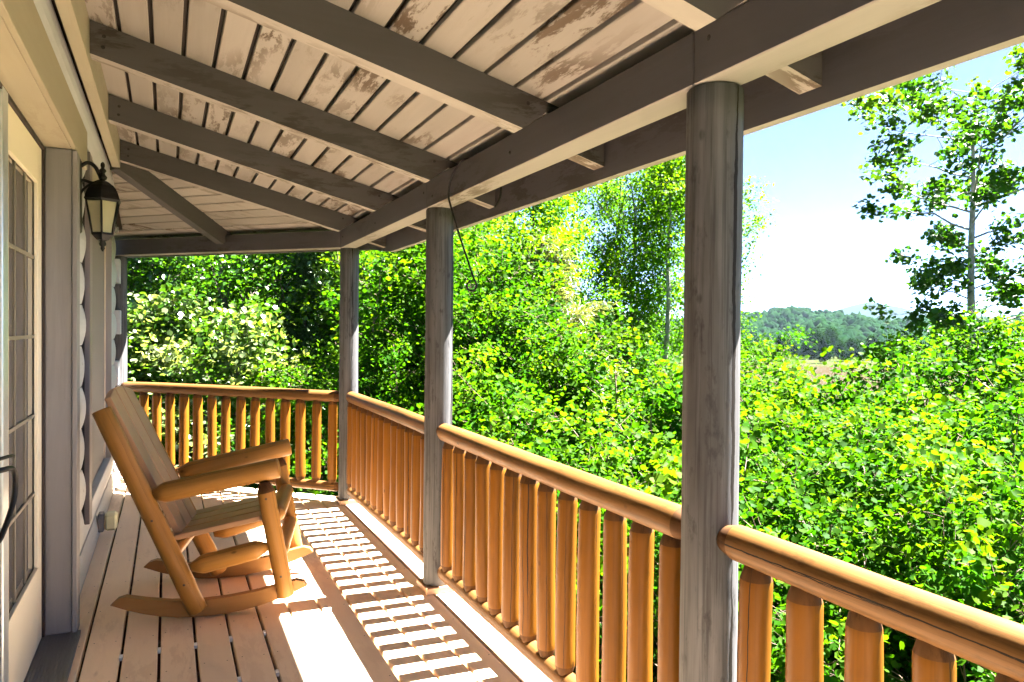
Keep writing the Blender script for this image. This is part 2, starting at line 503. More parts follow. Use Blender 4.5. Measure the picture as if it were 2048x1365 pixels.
def build_ground():
    xs = np.concatenate([[-3000, -800, -200, -60, -30], np.arange(-15, 40, 1.5), [45, 55, 70, 90, 120, 170, 240, 340, 500, 800, 1300, 2200, 4000, 9000]])
    ys = np.concatenate([[-3000, -800, -200, -60, -30], np.arange(-15, 60, 1.5), [66, 76, 90, 120, 170, 240, 340, 500, 800, 1300, 2200, 4000, 9000]])
    V, Fc = [], []
    for y in ys:
        for x in xs:
            z = ground_z(x, y)
            if -20 < x < 60 and -20 < y < 70:
                z += 0.12 * math.sin(x * .9 + y * .4) + 0.1 * math.sin(y * 1.1 - x * .35)
            V.append((x, y, z))
    nx = len(xs)
    for j in range(len(ys) - 1):
        for i in range(nx - 1):
            Fc.append((j * nx + i, j * nx + i + 1, (j + 1) * nx + i + 1, (j + 1) * nx + i))
    mt, nt, bs = new_mat('meadow_ground')
    vec, oc, _ = obj_coords(nt, (1, 1, 1), False)
    a = noise_(nt, vec, 0.012, 4, 0.6)
    b = noise_(nt, vec, 1.5, 6, 0.7)
    straw = mix_(nt, b, (0.022, 0.0175, 0.011), (0.032, 0.025, 0.016))
    green = mix_(nt, b, (0.02, 0.04, 0.008), (0.035, 0.06, 0.014))
    ln = nd(nt, 'ShaderNodeVectorMath', operation='LENGTH'); nt.links.new(oc, ln.inputs[0])
    far = ramp_(nt, math_(nt, 'DIVIDE', ln.outputs['Value'], 1000.0), [(0.05, 0.0), (0.09, 1.0), (0.42, 1.0), (0.5, 0.0)])
    leaf = mix_(nt, b, (0.035, 0.033, 0.016), (0.024, 0.045, 0.01))
    col = mix_(nt, ramp_(nt, a, [(0.36, 0.0), (0.46, 1.0)]), green, straw)
    col = mix_(nt, far, leaf, col)
    nt.links.new(col, bs.inputs['Base Color'])
    bs.inputs['Roughness'].default_value = 0.9
    bs.inputs['Specular IOR Level'].default_value = 0.0
    tag(put('ground', mesh('ground', V, Fc, mt, True)), kind='structure')


build_ground()

# ------------------------------------------------------------------ deck
XG0, PG = -0.3195, 0.1452
DECK_IN, DECK_OUT, CHAM = -0.47, 1.425, 7.29
deck = put('deck', None)
tag(deck, kind='structure')


def deck_board(x0, x1, y0, y1, skew=False):
    g = 0.0058
    x0 += g; x1 -= g
    t, c = 0.032, 0.004
    prof = [(x0, -t), (x0, -c), (x0 + c, 0), (x1 - c, 0), (x1, -c), (x1, -t)]
    xm = (x0 + x1) / 2
    if skew:
        ye = [min(y1, CHAM - x) for x, _ in prof]
    else:
        ye = [y1] * 6
    ym = y0
    sag = random.uniform(-0.0012, 0.0012)
    V = [(x - xm, y0 - ym, z + sag) for x, z in prof] + [(x - xm, e - ym, z + sag) for (x, z), e in zip(prof, ye)]
    Fc = [tuple(range(6)), tuple(range(6, 12))[::-1]] + [(i, (i + 1) % 6, 6 + (i + 1) % 6, 6 + i) for i in range(6)]
    put('plank', mesh('plank', V, Fc, M['deck']), deck, Matrix.Translation((xm, ym, 0)))


edges = [DECK_IN] + [XG0 + PG * k for k in range(12)] + [DECK_OUT]
joint_y = {1: 4.56, 9: 3.06, 11: 4.02, 5: 1.2, 3: 5.6, 7: 5.2, 12: 2.35}
for k in range(13):
    x0, x1 = edges[k], edges[k + 1]
    yj = joint_y.get(k, 1.0 - 0.6 * (k % 3))
    deck_board(x0, x1, -1.44, yj - 0.0015)
    deck_board(x0, x1, yj + 0.0015, 99, True)
# joists, rim, and the small white pieces that show in the gaps
for k, yy in enumerate(np.arange(-1.3, 7.3, 0.41)):
    xe = min(DECK_OUT - 0.05, CHAM - yy - 0.1)
    box('joist', -0.5, xe, yy - 0.02, yy + 0.02, -0.22, -0.034, M['under'], deck)
box('gap_blocker', -0.5, DECK_OUT - 0.06, -1.44, 5.85, -0.262, -0.228, M['felt'], deck)  # added sheet, hides the lit ground behind the board gaps
box('rim_board', DECK_OUT - 0.045, DECK_OUT - 0.008, -1.44, CHAM - DECK_OUT - 0.02, -0.24, -0.034, M['under'], deck)
me = box_me('rim_board', -0.02, 0.02, -1.42, 1.30, -0.24, -0.034, M['under'])
put('rim_board', me, deck, Matrix.Translation((0.46, CHAM - 0.46 - 0.07, 0)) @ Matrix.Rotation(R(45), 4, 'Z'))
gap_piece_me = box_me('gap_piece', -0.0065, 0.0065, -0.016, 0.016, -0.012, 0.003, M['clip'])
for yy, ks in ((3.44, (1, 2, 3, 4, 5)), (3.03, (2, 3, 4, 5)), (2.62, (3, 4))):
    for k in ks:
        put('gap_piece', gap_piece_me, deck, Matrix.Translation((XG0 + PG * k, yy + random.uniform(-.01, .01), 0)))

# nail heads along the joists, too many and too small to pick apart
NV, NF = [], []
for yy in np.arange(-1.3, 7.3, 0.41):
    for k in range(13):
        for dx in (0.022, -0.022):
            x = (edges[k] + 0.006 if dx > 0 else edges[k + 1] - 0.006) + dx + random.uniform(-.004, .004)
            y = yy + random.uniform(-.012, .012)
            if x + y > CHAM - .03 or x > DECK_OUT - .01: continue
            b0 = len(NV)
            NV += [(x + 0.0032 * math.cos(j * math.pi / 3), y + 0.0032 * math.sin(j * math.pi / 3), 0.0022) for j in range(6)]
            NF.append(tuple(range(b0, b0 + 6)))
tag(put('nail_heads', mesh('nail_heads', NV, NF, M['dark_nail']), deck), kind='stuff')

# ------------------------------------------------------------------ porch roof
SL = 0.2535
BXI, BXO, BZ0, BZ1 = 1.2465, 1.3593, 2.0512, 2.1931
HIP = (BXI, 5.755)


def zb(x): return 2.239 - SL * (x - BXI)
def zc(S): return 2.241 - SL * (S - 7.0) / math.sqrt(2)
def y_hip(x): return HIP[1] + (x - HIP[0]) * 0.4142


roof = empty('porch_roof', (0.5, 3.0, 2.5), 'low pitched porch roof with weathered beams, rafters and plank ceiling over the deck', 'roof')


def ceil_board(quad, zf, mat, th=0.02, origin=None, name='ceiling_board'):
    """quad = near-A, near-B, far-B, far-A; the lower edges along A and B are bevelled"""
    o = origin
    c = 0.003
    A0, B0, B1, A1 = [Vector((x, y, 0)) for x, y in quad]
    V = []
    for A, B in ((A0, B0), (A1, B1)):
        d = (B - A).normalized() * c
        for p, up in ((A, th), (A, c), (A + d, 0), (B - d, 0), (B, c), (B, th)):
            V.append((p.x - o[0], p.y - o[1], zf(p.x, p.y) + up))
    Fc = [tuple(range(6)), tuple(range(6, 12))[::-1]] + [(k, (k + 1) % 6, 6 + (k + 1) % 6, 6 + k) for k in range(6)]
    return put(name, mesh(name, V, Fc, mat), roof, Matrix.Translation((o[0], o[1], 0)))


Y_TURN = 5.365                                            # the boards turn the corner above this rafter
def y_end(x): return max(y_hip(x), Y_TURN)


GX = [1.238 - 0.1180 * k for k in range(-5, 14)]          # gaps of the main slope
for k in range(len(GX) - 1):
    x1, x0 = GX[k], GX[k + 1]
    if x1 < -0.28: break
    g = 0.0082
    a, b = max(x0 + g, -0.34), min(x1 - g, 1.80)
    dz = random.uniform(-0.0015, 0.0015)
    ceil_board([(a, -1.5), (b, -1.5), (b, y_end(b) - .003), (a, y_end(a) - .003)], lambda x, y, d=dz: zb(x) + d, M['ceiling'], origin=((a + b) / 2, random.uniform(-2, 1)))
S2 = math.sqrt(2)
GS = [5.537 + 0.1967 * k for k in range(-4, 11)]
for k in range(len(GS) - 1):
    s0, s1 = GS[k] + 0.0112, GS[k + 1] - 0.0112

    def on_hip(S):
        t = (S - (HIP[0] + HIP[1])) / 1.3066
        x_, y_ = HIP[0] + 0.9239 * t, HIP[1] + 0.3827 * t
        if y_ < Y_TURN + .003: x_, y_ = S - Y_TURN - .003, Y_TURN + .003
        return (x_, y_)
    pa, pb = on_hip(s0), on_hip(s1)
    xl = -0.36 if s1 < 7.0 else -0.9
    if pa[0] < xl + .02: continue
    ceil_board([(xl, s0 - xl), (xl, s1 - xl), pb, pa], lambda x, y: zc(x + y), M['ceiling_end'], origin=(0.4 + random.uniform(-.1, .1), s0 - 0.4))
# dark sheathing and metal skin above the boards
xs_, xo = -0.62, 1.81
xt_ = HIP[0] - (HIP[1] - Y_TURN) / 0.4142
V = [(xs_, -1.5, zb(xs_)), (xo, -1.5, zb(xo)), (xo, y_hip(xo), zb(xo)), (xt_, Y_TURN, zb(xt_)), (xs_, Y_TURN, zb(xs_)),
     (xs_, Y_TURN, zc(xs_ + Y_TURN)), (xt_, Y_TURN, zc(xt_ + Y_TURN)), (xo, y_hip(xo), zc(xo + y_hip(xo))), (xs_, 7.56 - xs_, zc(7.56))]
V = [(x, y, z + 0.024) for x, y, z in V] + [(x, y, z + 0.075) for x, y, z in V]
Fc = [(0, 1, 2, 3, 4), (5, 6, 7, 8), (13, 12, 11, 10, 9), (17, 16, 15, 14), (0, 9, 10, 1), (1, 10, 11, 2), (7, 16, 17, 8), (8, 17, 14, 5), (4, 13, 9, 0), (4, 3, 6, 5), (13, 14, 15, 12)]
put('sheathing', mesh('sheathing', V, Fc, M['felt']), roof)

def worn_lit_under(me, under):  # down faces take the painted lit tone, sides keep the darker one
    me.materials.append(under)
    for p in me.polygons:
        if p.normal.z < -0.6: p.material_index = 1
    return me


# rafters across the porch
RY = [1.305 + 1.006 * k for k in range(-2, 5)]


def rafter_poly():
    xt = 1.497
    return [(-0.281, 2.492), (0.4, 2.492 - SL * 0.681), (1.15, 2.492 - SL * 1.431), (BXI - .004, BZ1 + .004), (BXO + .004, BZ1 + .004), (BXO + .004, 2.064), (xt, 2.064 - SL * (xt - BXO)),
            (xt, zb(xt) - .001), (-0.281, zb(-0.281) - .001)]


v, f = prism(rafter_poly(), 0, 0.073)
rme = worn_lit_under(mesh('rafter', [(x, c, z) for x, z, c in v], f, M['rafter']), M['rafter_under'])
for y in RY:
    put('rafter', rme, roof, Matrix.Translation((0, y, 0)))
nail_me = mesh('nail', [(0.0075 * math.cos(j * math.pi / 4), 0, 0.0075 * math.sin(j * math.pi / 4)) for j in range(8)] + [(0, -.002, 0)], [(j, (j + 1) % 8, 8) for j in range(8)], M['dark'])
for y in RY[1:]:
    for x, dz in ((-0.235, .045), (-0.232, .09), (1.17, .10)):
        put('nail', nail_me, roof, Matrix.Translation((x, y - .001, zb(x) - .137 + dz)))
# corner rafter to the middle of the chamfer
p0, p1 = Vector((-0.290, 5.40, 0)), Vector((0.46 + .02, 6.58 + .033, 0))
dv = (p1 - p0); L = dv.length; dn = dv.normalized()
zt = lambda s: zc((p0 + dn * s).x + (p0 + dn * s).y) - .002
poly = [(0, zt(0) - .135), (L * .5, zt(L * .5) - .135), (L - .10, zt(L - .10) - .135), (L - .01, BZ1 + .004), (L, BZ1 + .004), (L + .30, BZ1 + .004 - 0.04), (L + .30, zt(L + .30)), (0, zt(0))]
v, f = prism(poly, -0.065, 0.0)
ang = math.atan2(dn.y, dn.x)
put('corner_rafter', worn_lit_under(mesh('corner_rafter', [(a, -c - 0.0, b) for a, b, c in v], f, M['rafter']), M['rafter_under']), roof, Matrix.Translation(p0) @ Matrix.Rotation(ang, 4, 'Z'))
# beams, butted over the posts
POST_Y = [1.5018, 3.6498, 5.7753]
ysegs = [(-1.44, POST_Y[0] - .002), (POST_Y[0] + .001, POST_Y[1] - .002), (POST_Y[1] + .001, 5.83)]
for a, b in ysegs:
    worn_lit_under(box('beam', BXI, BXO, a, b, BZ0, BZ1, M['beam'], roof, 0.003).data, M['beam_under'])
Lb = 2.55
bm_me = worn_lit_under(box_me('beam', 0, 0.1128, -Lb, -0.002, BZ0 + 0.002, BZ1 - .001, M['beam'], 0.003), M['beam_under'])
# local +x points outward (1,1), local -y runs from the corner towards (-1,1)
put('beam', bm_me, roof, Matrix.Translation((BXI - .002, 7.0 - BXI + .002, 0)) @ Matrix.Rotation(R(45), 4, 'Z') @ Matrix.Scale(-1, 4, (0, 1, 0)))
bolt_me = mesh('bolt', [(-.001, 0.008 * math.cos(j * math.pi / 4), 0.008 * math.sin(j * math.pi / 4)) for j in range(8)] + [(-.006, 0, 0)], [(j, (j + 1) % 8, 8) for j in range(8)], M['dark'])
for y, z_ in ((POST_Y[0] - .06, 2.155), (POST_Y[1] + .05, 2.14), (POST_Y[1] - .09, 2.10), (POST_Y[2] - .1, 2.13), (2.62, 2.12), (4.7, 2.11)):
    put('bolt', bolt_me, roof, Matrix.Translation((BXI, y, z_)))
# fascia boards
v, f = prism([(-1.44, 1.985), (5.24, 1.985), (5.86, 2.062), (5.86, 2.172), (-1.44, 2.172)], 1.501, 1.538)
put('fascia', worn_lit_under(mesh('fascia', [(c, a, b) for a, b, c in v], f, M['beam']), M['beam_under']), roof)
fm = box_me('fascia', 0.0, 0.037, 0, 3.0, 2.062, 2.172, M['beam'])
put('fascia', fm, roof, Matrix.Translation((1.505, 5.862, 0)) @ Matrix.Rotation(R(45), 4, 'Z'))
# ledger on the house side
box('ledger', -0.331, -0.283, -1.44, 5.385, 2.452, 2.66, M['trim_y'], roof, 0.002)

# ------------------------------------------------------------------ posts
PX = 1.3216
post_c = [(PX, -0.62), (PX, POST_Y[0]), (PX, POST_Y[1]), (PX, POST_Y[2]), (-0.41, 7.507)]
post_lab = [None,
            'big weathered grey log post nearest the camera, in front of the tall sky gap',
            'weathered grey log post in the middle of the long railing, wire hook beside it',
            'grey log post at the corner where the long railing meets the end railing',
            'pale grey log post beside the stacked log ends of the house corner']
post_lab[0] = 'grey log post holding up the beam behind the camera'
rails = []
for i, (x, y) in enumerate(post_c):
    if i == 0: continue
    pe = empty('porch_post', (x, y, 0), post_lab[i], 'post', 'log posts along the porch edge')
    sd = [0, 11, 23, 5, 31][i]
    z0 = 0.035
    log('shaft', (x, y, z0), (x, y, 2.0505), 0.0765, M['post'], pe, seed=sd, wob=0.022, seg=36, extra=24, roll=[0, 2.3, 0.6, 4.0, 1.0][i], r1=0.0745)
    if i != 4:
        rz = R(0) if i != 3 else R(0)
        bb = box_me('base_block', -0.088, 0.088, -0.088, 0.088, 0.001, 0.036, M['chair_seat'], 0.003)
        put('base_block', bb, pe, Matrix.Translation((x, y, 0)) @ Matrix.Rotation(rz, 4, 'Z'))
    for k, a in enumerate((R(200), R(260))):
        pass

# ------------------------------------------------------------------ railings
bal_mes = []
for k in range(7):
    rr = 0.0395 + 0.0022 * math.sin(k * 2.1)
    L = 0.72
    prof = [(0, rr * .45), (.028 / L, rr * .78), (.05 / L, rr * .97), (.065 / L, rr), (1 - .075 / L, rr * 0.97), (1 - .06 / L, rr * .95), (1 - .03 / L, rr * .72), (1, rr * .42)]
    bal_mes.append(log_mesh('baluster', L, prof, [M['baluster'], M['tenon']], 18, 0.03, 0.004, 60 + k, lambda t, L=L: 1 if (t < .045 / L or t > 1 - .064 / L) else 0, 8))


def railing(label, pa, pb, spots, ztop=0.857, zbot=0.118, cut=(0.06, 0.06), seed=1):
    pa, pb = Vector((*pa, 0)), Vector((*pb, 0))
    d = (pb - pa).normalized()
    rl = empty('porch_railing', (pa + pb) / 2, label, 'railing', 'log railings around the porch')
    a, b = pa + d * cut[0], pb - d * cut[1]
    log('top_rail', a + Vector((0, 0, ztop)), b + Vector((0, 0, ztop + .004)), 0.047, M['rail'], rl, 0.05, 0.05, 0.72, seed=seed, wob=0.04, bend=0.004, seg=26, ends=M['tenon'], extra=22, roll=seed * 1.7)
    log('bottom_rail', a + Vector((0, 0, zbot)), b + Vector((0, 0, zbot)), 0.037, M['rail'], rl, 0.05, 0.05, 0.6, seed=seed + 5, wob=0.04, seg=20, ends=M['tenon'], extra=16, roll=seed * 2.3)
    for k, s in enumerate(spots):
        p = pa + d * s
        lean = Vector((random.uniform(-.004, .004), random.uniform(-.004, .004), 0))
        put('baluster', bal_mes[(k * 3 + seed) % 7], rl, axis_matrix(p + lean + Vector((0, 0, 0.128)), p - lean + Vector((0, 0, 0.9)), random.uniform(0, 6.28)))
    return rl


# along the side: spots measured along y from the nearer post
railing('brown log railing in the lower right corner, nearest the camera', (PX, -0.62), (PX, POST_Y[0]), [y + 0.62 for y in np.arange(-0.507, 1.40, 0.1531)], seed=3)
railing('long brown log railing between the nearest post and the middle post', (PX, POST_Y[0]), (PX, POST_Y[1]), [y - POST_Y[0] for y in np.arange(1.650, 3.55, 0.1527)], seed=4)
railing('brown log railing between the middle post and the corner post', (PX, POST_Y[1]), (PX, POST_Y[2]), [y - POST_Y[1] for y in np.arange(3.832, 5.70, 0.1521)], seed=8)
railing('brown log end railing behind the rocking chair', (PX, POST_Y[2]), (-0.41, 7.507), list(np.arange(0.150, 2.40, 0.1531)), ztop=0.853, seed=9)

# ------------------------------------------------------------------ house wall
house = empty('log_house', (-0.6, 3.0, 0), 'grey stained log house wall with door and window along the left edge', 'house')
ROW = 0.228


def wall_row(name, z0, y0, y1, xc=-0.436, bulge=0.026, h=ROW):
    n = 9
    prof = [(-0.62, z0 + .002), ]
    for k in range(n):
        t = k / (n - 1)
        prof.append((xc + bulge * math.sin(math.pi * (0.08 + 0.84 * t)) ** 0.75, z0 + .003 + (h - .006) * t))
    prof.append((-0.62, z0 + h - .002))
    v, f = prism(prof, 0, y1 - y0)
    me = mesh(name, [(a, c, b) for a, b, c in v], f, M['wall_log'])
    put(name, me, house, Matrix.Translation((0, y0, 0)))


DOOR_Y1 = 3.75          # far jamb of the door opening
WIN0, WIN1 = 4.62, 6.28
z = -0.30
k = 0
while z < 2.36:
    bul = 0.024 + (0.007 if k % 2 else 0)
    hrow = min(ROW, 2.375 - z)
    if hrow < .06: break
    if z + hrow < 0.12:
        wall_row('wall_log', z, -1.48, 7.25, bulge=bul, h=hrow)
    elif z < 0.36 - .1:
        wall_row('wall_log', z, 3.87, 7.25, bulge=bul, h=hrow)
        wall_row('wall_log', z, -1.48, 1.35, bulge=bul, h=hrow)
    else:
        wall_row('wall_log', z, 3.87, WIN0 - .03, bulge=bul, h=hrow)
        wall_row('wall_log', z, WIN1 + .05, 7.25, bulge=bul, h=hrow)
        wall_row('wall_log', z, -1.48, 1.35, bulge=bul, h=hrow)
    z += ROW; k += 1
# top log under the ledger
wall_row('wall_log', 2.385, -1.48, 7.25, xc=-0.42, bulge=0.062, h=0.205)
wall_row('wall_log', 2.596, -1.48, 5.6, xc=-0.45, bulge=0.03, h=0.19)
# backing so no light leaks through the house
box('back_wall', -0.75, -0.62, -1.76, 7.35, -0.6, 3.0, M['dark'], house)
# corner: crossing logs seen end on
for j, z0 in enumerate(np.arange(-0.03, 2.3, ROW * 2)):
    box('corner_log', -0.75, -0.385 + 0.012 * math.sin(j * 2.3), 7.255, 7.43, z0, z0 + 0.215, M['wall_log'], house, 0.004)
    box('corner_log', -0.75, -0.445, 7.255, 7.40, z0 + 0.222, z0 + 0.222 + 0.222, M['wall_log'], house, 0.004)
# door surround
box('jamb', -0.488, -0.386, DOOR_Y1, DOOR_Y1 + 0.03, 0.022, 2.192, M['trim'], house, 0.002)
box('casing', -0.3845, -0.366, DOOR_Y1 - .008, 3.865, 0.006, 2.188, M['trim'], house, 0.002)
box('casing', -0.3845, -0.368, 0.93, 1.05, 0.006, 2.188, M['trim'], house, 0.002)
box('jamb', -0.488, -0.386, 1.02, 1.05, 0.022, 2.192, M['trim'], house, 0.002)
box('head_jamb', -0.50, -0.386, 1.05, DOOR_Y1, 2.194, 2.225, M['trim_y'], house, 0.002)
box('head_casing', -0.3845, -0.366, 0.93, 4.20, 2.192, 2.383, M['trim_y'], house, 0.002)
box('threshold', -0.50, -0.352, 1.05, DOOR_Y1 + 0.02, 0.003, 0.02, M['rubber'], house, 0.002)
for k in range(11):
    x = -0.49 + 0.0125 * k
    box('threshold_rib', x, x + 0.006, 1.06, DOOR_Y1 - .01, 0.02, 0.0235, M['rubber'], house)
# black seal behind jamb
box('door_seal', -0.503, -0.4885, DOOR_Y1 - 0.018, DOOR_Y1 + .02, 0.024, 2.192, M['door_seal'], house)
box('door_seal', -0.503, -0.4885, 1.05, DOOR_Y1 - .0185, 2.176, 2.192, M['door_seal'], house)


def door_leaf(y0, y1, x0=-0.535, x1=-0.498, astragal=None, handle=False, far=True):
    d = empty('door', (x0, y0, 0.02), None, None)
    d.parent = house
    d.matrix_parent_inverse = wmat(house).inverted()
    zb_, zt_ = 0.025, 2.175
    st, rb, rt_ = 0.105, 0.33, 0.15
    box('stile', x0, x1, y0, y0 + st, zb_, zt_, M['door_paint'], d, 0.002)
    box('stile', x0, x1, y1 - st, y1, zb_, zt_, M['door_paint'], d, 0.002)
    box('rail', x0, x1, y0 + st + .0005, y1 - st - .0005, zb_, zb_ + rb, M['door_paint'], d, 0.002)
    box('rail', x0, x1, y0 + st + .0005, y1 - st - .0005, zt_ - rt_, zt_, M['door_paint'], d, 0.002)
    ga, gb, gz0, gz1 = y0 + st, y1 - st, zb_ + rb, zt_ - rt_
    # glazing bead
    for (a, b, c, e) in ((ga, gb, gz0, gz0 + .016), (ga, gb, gz1 - .016, gz1), (ga, ga + .016, gz0 + .0165, gz1 - .0165), (gb - .016, gb, gz0 + .0165, gz1 - .0165)):
        box('glazing_bead', x1 - .012, x1 + .004, a, b, c, e, M['door_paint'], d, 0.002)
    box('pane', x1 - .022, x1 - .014, ga - .005, gb + .005, gz0 - .005, gz1 + .005, M['glass'], d)
    for t in (1 / 3, 2 / 3):
        yy = ga + (gb - ga) * t
        box('muntin', x1 - .0135, x1 - .009, yy - .006, yy + .006, gz0, gz1, M['muntin'], d)
    for t in (0.2, 0.4, 0.6, 0.8):
        zz = gz0 + (gz1 - gz0) * t
        box('muntin', x1 - .0137, x1 - .0085, ga, gb, zz - .007, zz + .007, M['muntin'], d)
    return d


dl = door_leaf(2.86, DOOR_Y1 - 0.022)
box('astragal', -0.497, -0.487, 2.845, 2.935, 0.025, 2.19, M['metal'], dl, 0.003)
door_leaf(1.09, 2.84)
# lever pull on the meeting stile
hp = [(-0.490, 2.625, 0.955), (-0.455, 2.640, 0.960), (-0.440, 2.695, 0.955), (-0.438, 2.737, 0.930), (-0.438, 2.750, 0.895), (-0.440, 2.745, 0.855), (-0.445, 2.715, 0.815), (-0.452, 2.665, 0.775), (-0.462, 2.625, 0.745), (-0.487, 2.615, 0.735)]
put('handle', tube_me('handle', smooth_path(hp, 6), 0.0085, M['black'], 10), dl)
hp = [(-0.490, 2.625, 0.990), (-0.460, 2.635, 0.995), (-0.445, 2.695, 0.993), (-0.442, 2.750, 0.985)]
put('handle_thumb_latch', tube_me('handle_thumb_latch', smooth_path(hp, 5), [0.006] * 15 + [0.003], M['black'], 8), dl)

# window further along the wall
win = empty('window', (-0.45, WIN0, 0.4), None, None)
win.parent = house
win.matrix_parent_inverse = wmat(house).inverted()
WZ0, WZ1 = 0.40, 2.16
box('gap_shade_strip', -0.47, -0.4135, WIN0 - .028, WIN0, 0.30, 2.37, M['dark'], win)  # black strip painted in for the shadow between logs and casing
box('near_casing', -0.413, -0.388, WIN0 - 0.026, WIN0 + 0.12, 0.30, 2.37, M['plum'], win, 0.002)
box('near_stile', -0.45, -0.392, WIN0 + 0.121, WIN0 + 0.17, WZ0, WZ1, M['beige'], win, 0.002)
box('pane', -0.45, -0.438, WIN0 + 0.17, WIN1 - 0.0, WZ0, WZ1, M['glass'], win)
box('reflection_panel', -0.434, -0.431, WIN0 + 0.17, WIN1 - 0.06, WZ0, WZ1, M['pane_reflection'], win)  # added grey panel standing in for the reflection in the glass
box('far_stile', -0.452, -0.425, WIN1 - 0.06, WIN1 + 0.0, WZ0, WZ1, M['beige'], win, 0.002)
box('far_casing', -0.47, -0.388, WIN1 + .001, WIN1 + 0.05, 0.36, 2.37, M['trim'], win, 0.002)
box('head_casing', -0.47, -0.392, WIN0 + .121, WIN1, WZ1, 2.37, M['trim_y'], win, 0.002)
box('sill', -0.47, -0.388, WIN0 + .121, WIN1 + .05, 0.345, WZ0 - .002, M['wall_log'], win, 0.004)

# ------------------------------------------------------------------ wall lantern
LX, LY, LZ = -0.282, 3.97, 2.005
lan = empty('wall_lantern', (-0.36, LY, 1.8), 'black carriage lantern with amber glass on the log wall beside the door', 'lantern')


def ring_loft(name, rings, mat, parent, seg=6, rot=R(30), smooth=False, cap=True, sub=None):
    """rings = [(radius, z)] about the lantern axis"""
    V, Fc = [], []
    for r, z in rings:
        for k in range(seg):
            a = rot + 2 * math.pi * k / seg
            V.append((r * math.cos(a), r * math.sin(a), z))
    for i in range(len(rings) - 1):
        for k in range(seg):
            Fc.append((i * seg + k, i * seg + (k + 1) % seg, (i + 1) * seg + (k + 1) % seg, (i + 1) * seg + k))
    if cap:
        Fc.append(tuple(range(seg))[::-1]); Fc.append(tuple((len(rings) - 1) * seg + k for k in range(seg)))
    return put(name, mesh(name, V, Fc, mat, smooth), parent, Matrix.Translation((LX, LY, LZ)))


ring_loft('lantern_roof', [(0.082, -0.002), (0.087, 0.006), (0.082, 0.018), (0.077, 0.036), (0.068, 0.056), (0.054, 0.074), (0.036, 0.088), (0.030, 0.092), (0.018, 0.098)], M['black'], lan)
ring_loft('finial', [(0.008, 0.098), (0.017, 0.108), (0.020, 0.118), (0.012, 0.128), (0.009, 0.136), (0.016, 0.146), (0.015, 0.152), (0.007, 0.160), (0.010, 0.172), (0.009, 0.182), (0.003, 0.190)], M['black'], lan, 14, 0, True)
ring_loft('glass_panel', [(0.072, -0.004), (0.046, -0.155)], M['lantern_glass'], lan, cap=False)
for k in range(6):
    a = R(30) + 2 * math.pi * k / 6
    p0 = Vector((LX + 0.076 * math.cos(a), LY + 0.076 * math.sin(a), LZ - 0.002)); p1 = Vector((LX + 0.048 * math.cos(a), LY + 0.048 * math.sin(a), LZ - 0.16))
    put('frame_bar', tube_me('frame_bar', [p0, p1], 0.0048, M['black'], 6), lan)
ring_loft('base_cup', [(0.052, -0.152), (0.052, -0.162), (0.030, -0.185), (0.022, -0.188)], M['black'], lan)
ring_loft('drop_finial', [(0.022, -0.186), (0.012, -0.192), (0.016, -0.203), (0.013, -0.212), (0.008, -0.216), (0.010, -0.226), (0.003, -0.240)], M['black'], lan, 12, 0, True)
ring_loft('bulb', [(0.010, -0.13), (0.014, -0.10), (0.026, -0.07), (0.030, -0.05), (0.024, -0.028), (0.008, -0.016)], M['bulb'], lan, 14, 0, True)
put('back_plate', box_me('back_plate', -0.012, 0.012, -0.055, 0.055, -0.17, 0.20, M['black'], 0.008), lan, Matrix.Translation((-0.383, LY, 2.02)))
put('arm', tube_me('arm', smooth_path([(-0.38, LY, 2.16), (-0.345, LY, 2.185), (-0.315, LY, 2.17), (-0.295, LY, 2.13), (LX, LY, 2.10)], 5), 0.009, M['black'], 8), lan)
put('scroll', tube_me('scroll', smooth_path([(-0.38, LY, 2.09), (-0.36, LY, 2.10), (-0.325, LY, 2.09), (-0.30, LY, 2.10), (LX, LY, 2.105)], 5), 0.008, M['black'], 8), lan)
put('scroll', tube_me('scroll', smooth_path([(-0.38, LY, 2.00), (-0.372, LY, 2.04), (-0.345, LY, 2.075), (-0.31, LY, 2.093)], 5), 0.006, M['black'], 8), lan)

# ------------------------------------------------------------------ outdoor outlet cover
oc_ = empty('outlet_cover', (-0.40, 5.42, 0.06), 'yellowed plastic outlet cover low on the log wall behind the chair', 'outlet')
put('back_box', box_me('back_box', -0.02, 0.012, -0.045, 0.045, -0.06, 0.06, M['trim'], 0.005), oc_, Matrix.Translation((-0.388, 5.43, 0.11)))
put('cover', box_me('cover', -0.02, 0.055, -0.047, 0.047, -0.058, 0.058, M['outlet'], 0.016), oc_, Matrix.Translation((-0.352, 5.43, 0.112)))

# ------------------------------------------------------------------ wire hook on the beam
hk = [(1.375, 3.05, 1.975), (1.392, 3.03, 2.02), (1.392, 3.02, 2.08), (1.385, 3.03, 2.15), (1.362, 3.05, 2.2), (1.30, 3.09, 2.203), (1.25, 3.13, 2.20), (1.236, 3.20, 2.17), (1.232, 3.26, 2.12), (1.234, 3.29, 2.06), (1.245, 3.28, 2.0),
      (1.265, 3.22, 1.86), (1.285, 3.155, 1.73), (1.297, 3.115, 1.65), (1.306, 3.10, 1.62), (1.306, 3.105, 1.60), (1.297, 3.115, 1.588), (1.282, 3.125, 1.588), (1.272, 3.13, 1.60), (1.272, 3.13, 1.618), (1.282, 3.12, 1.635)]
tag(put('plant_hook', tube_me('plant_hook', smooth_path(hk, 5), 0.005, M['black'], 8)), 'thin black wire plant hook hung over the porch beam', 'hook')

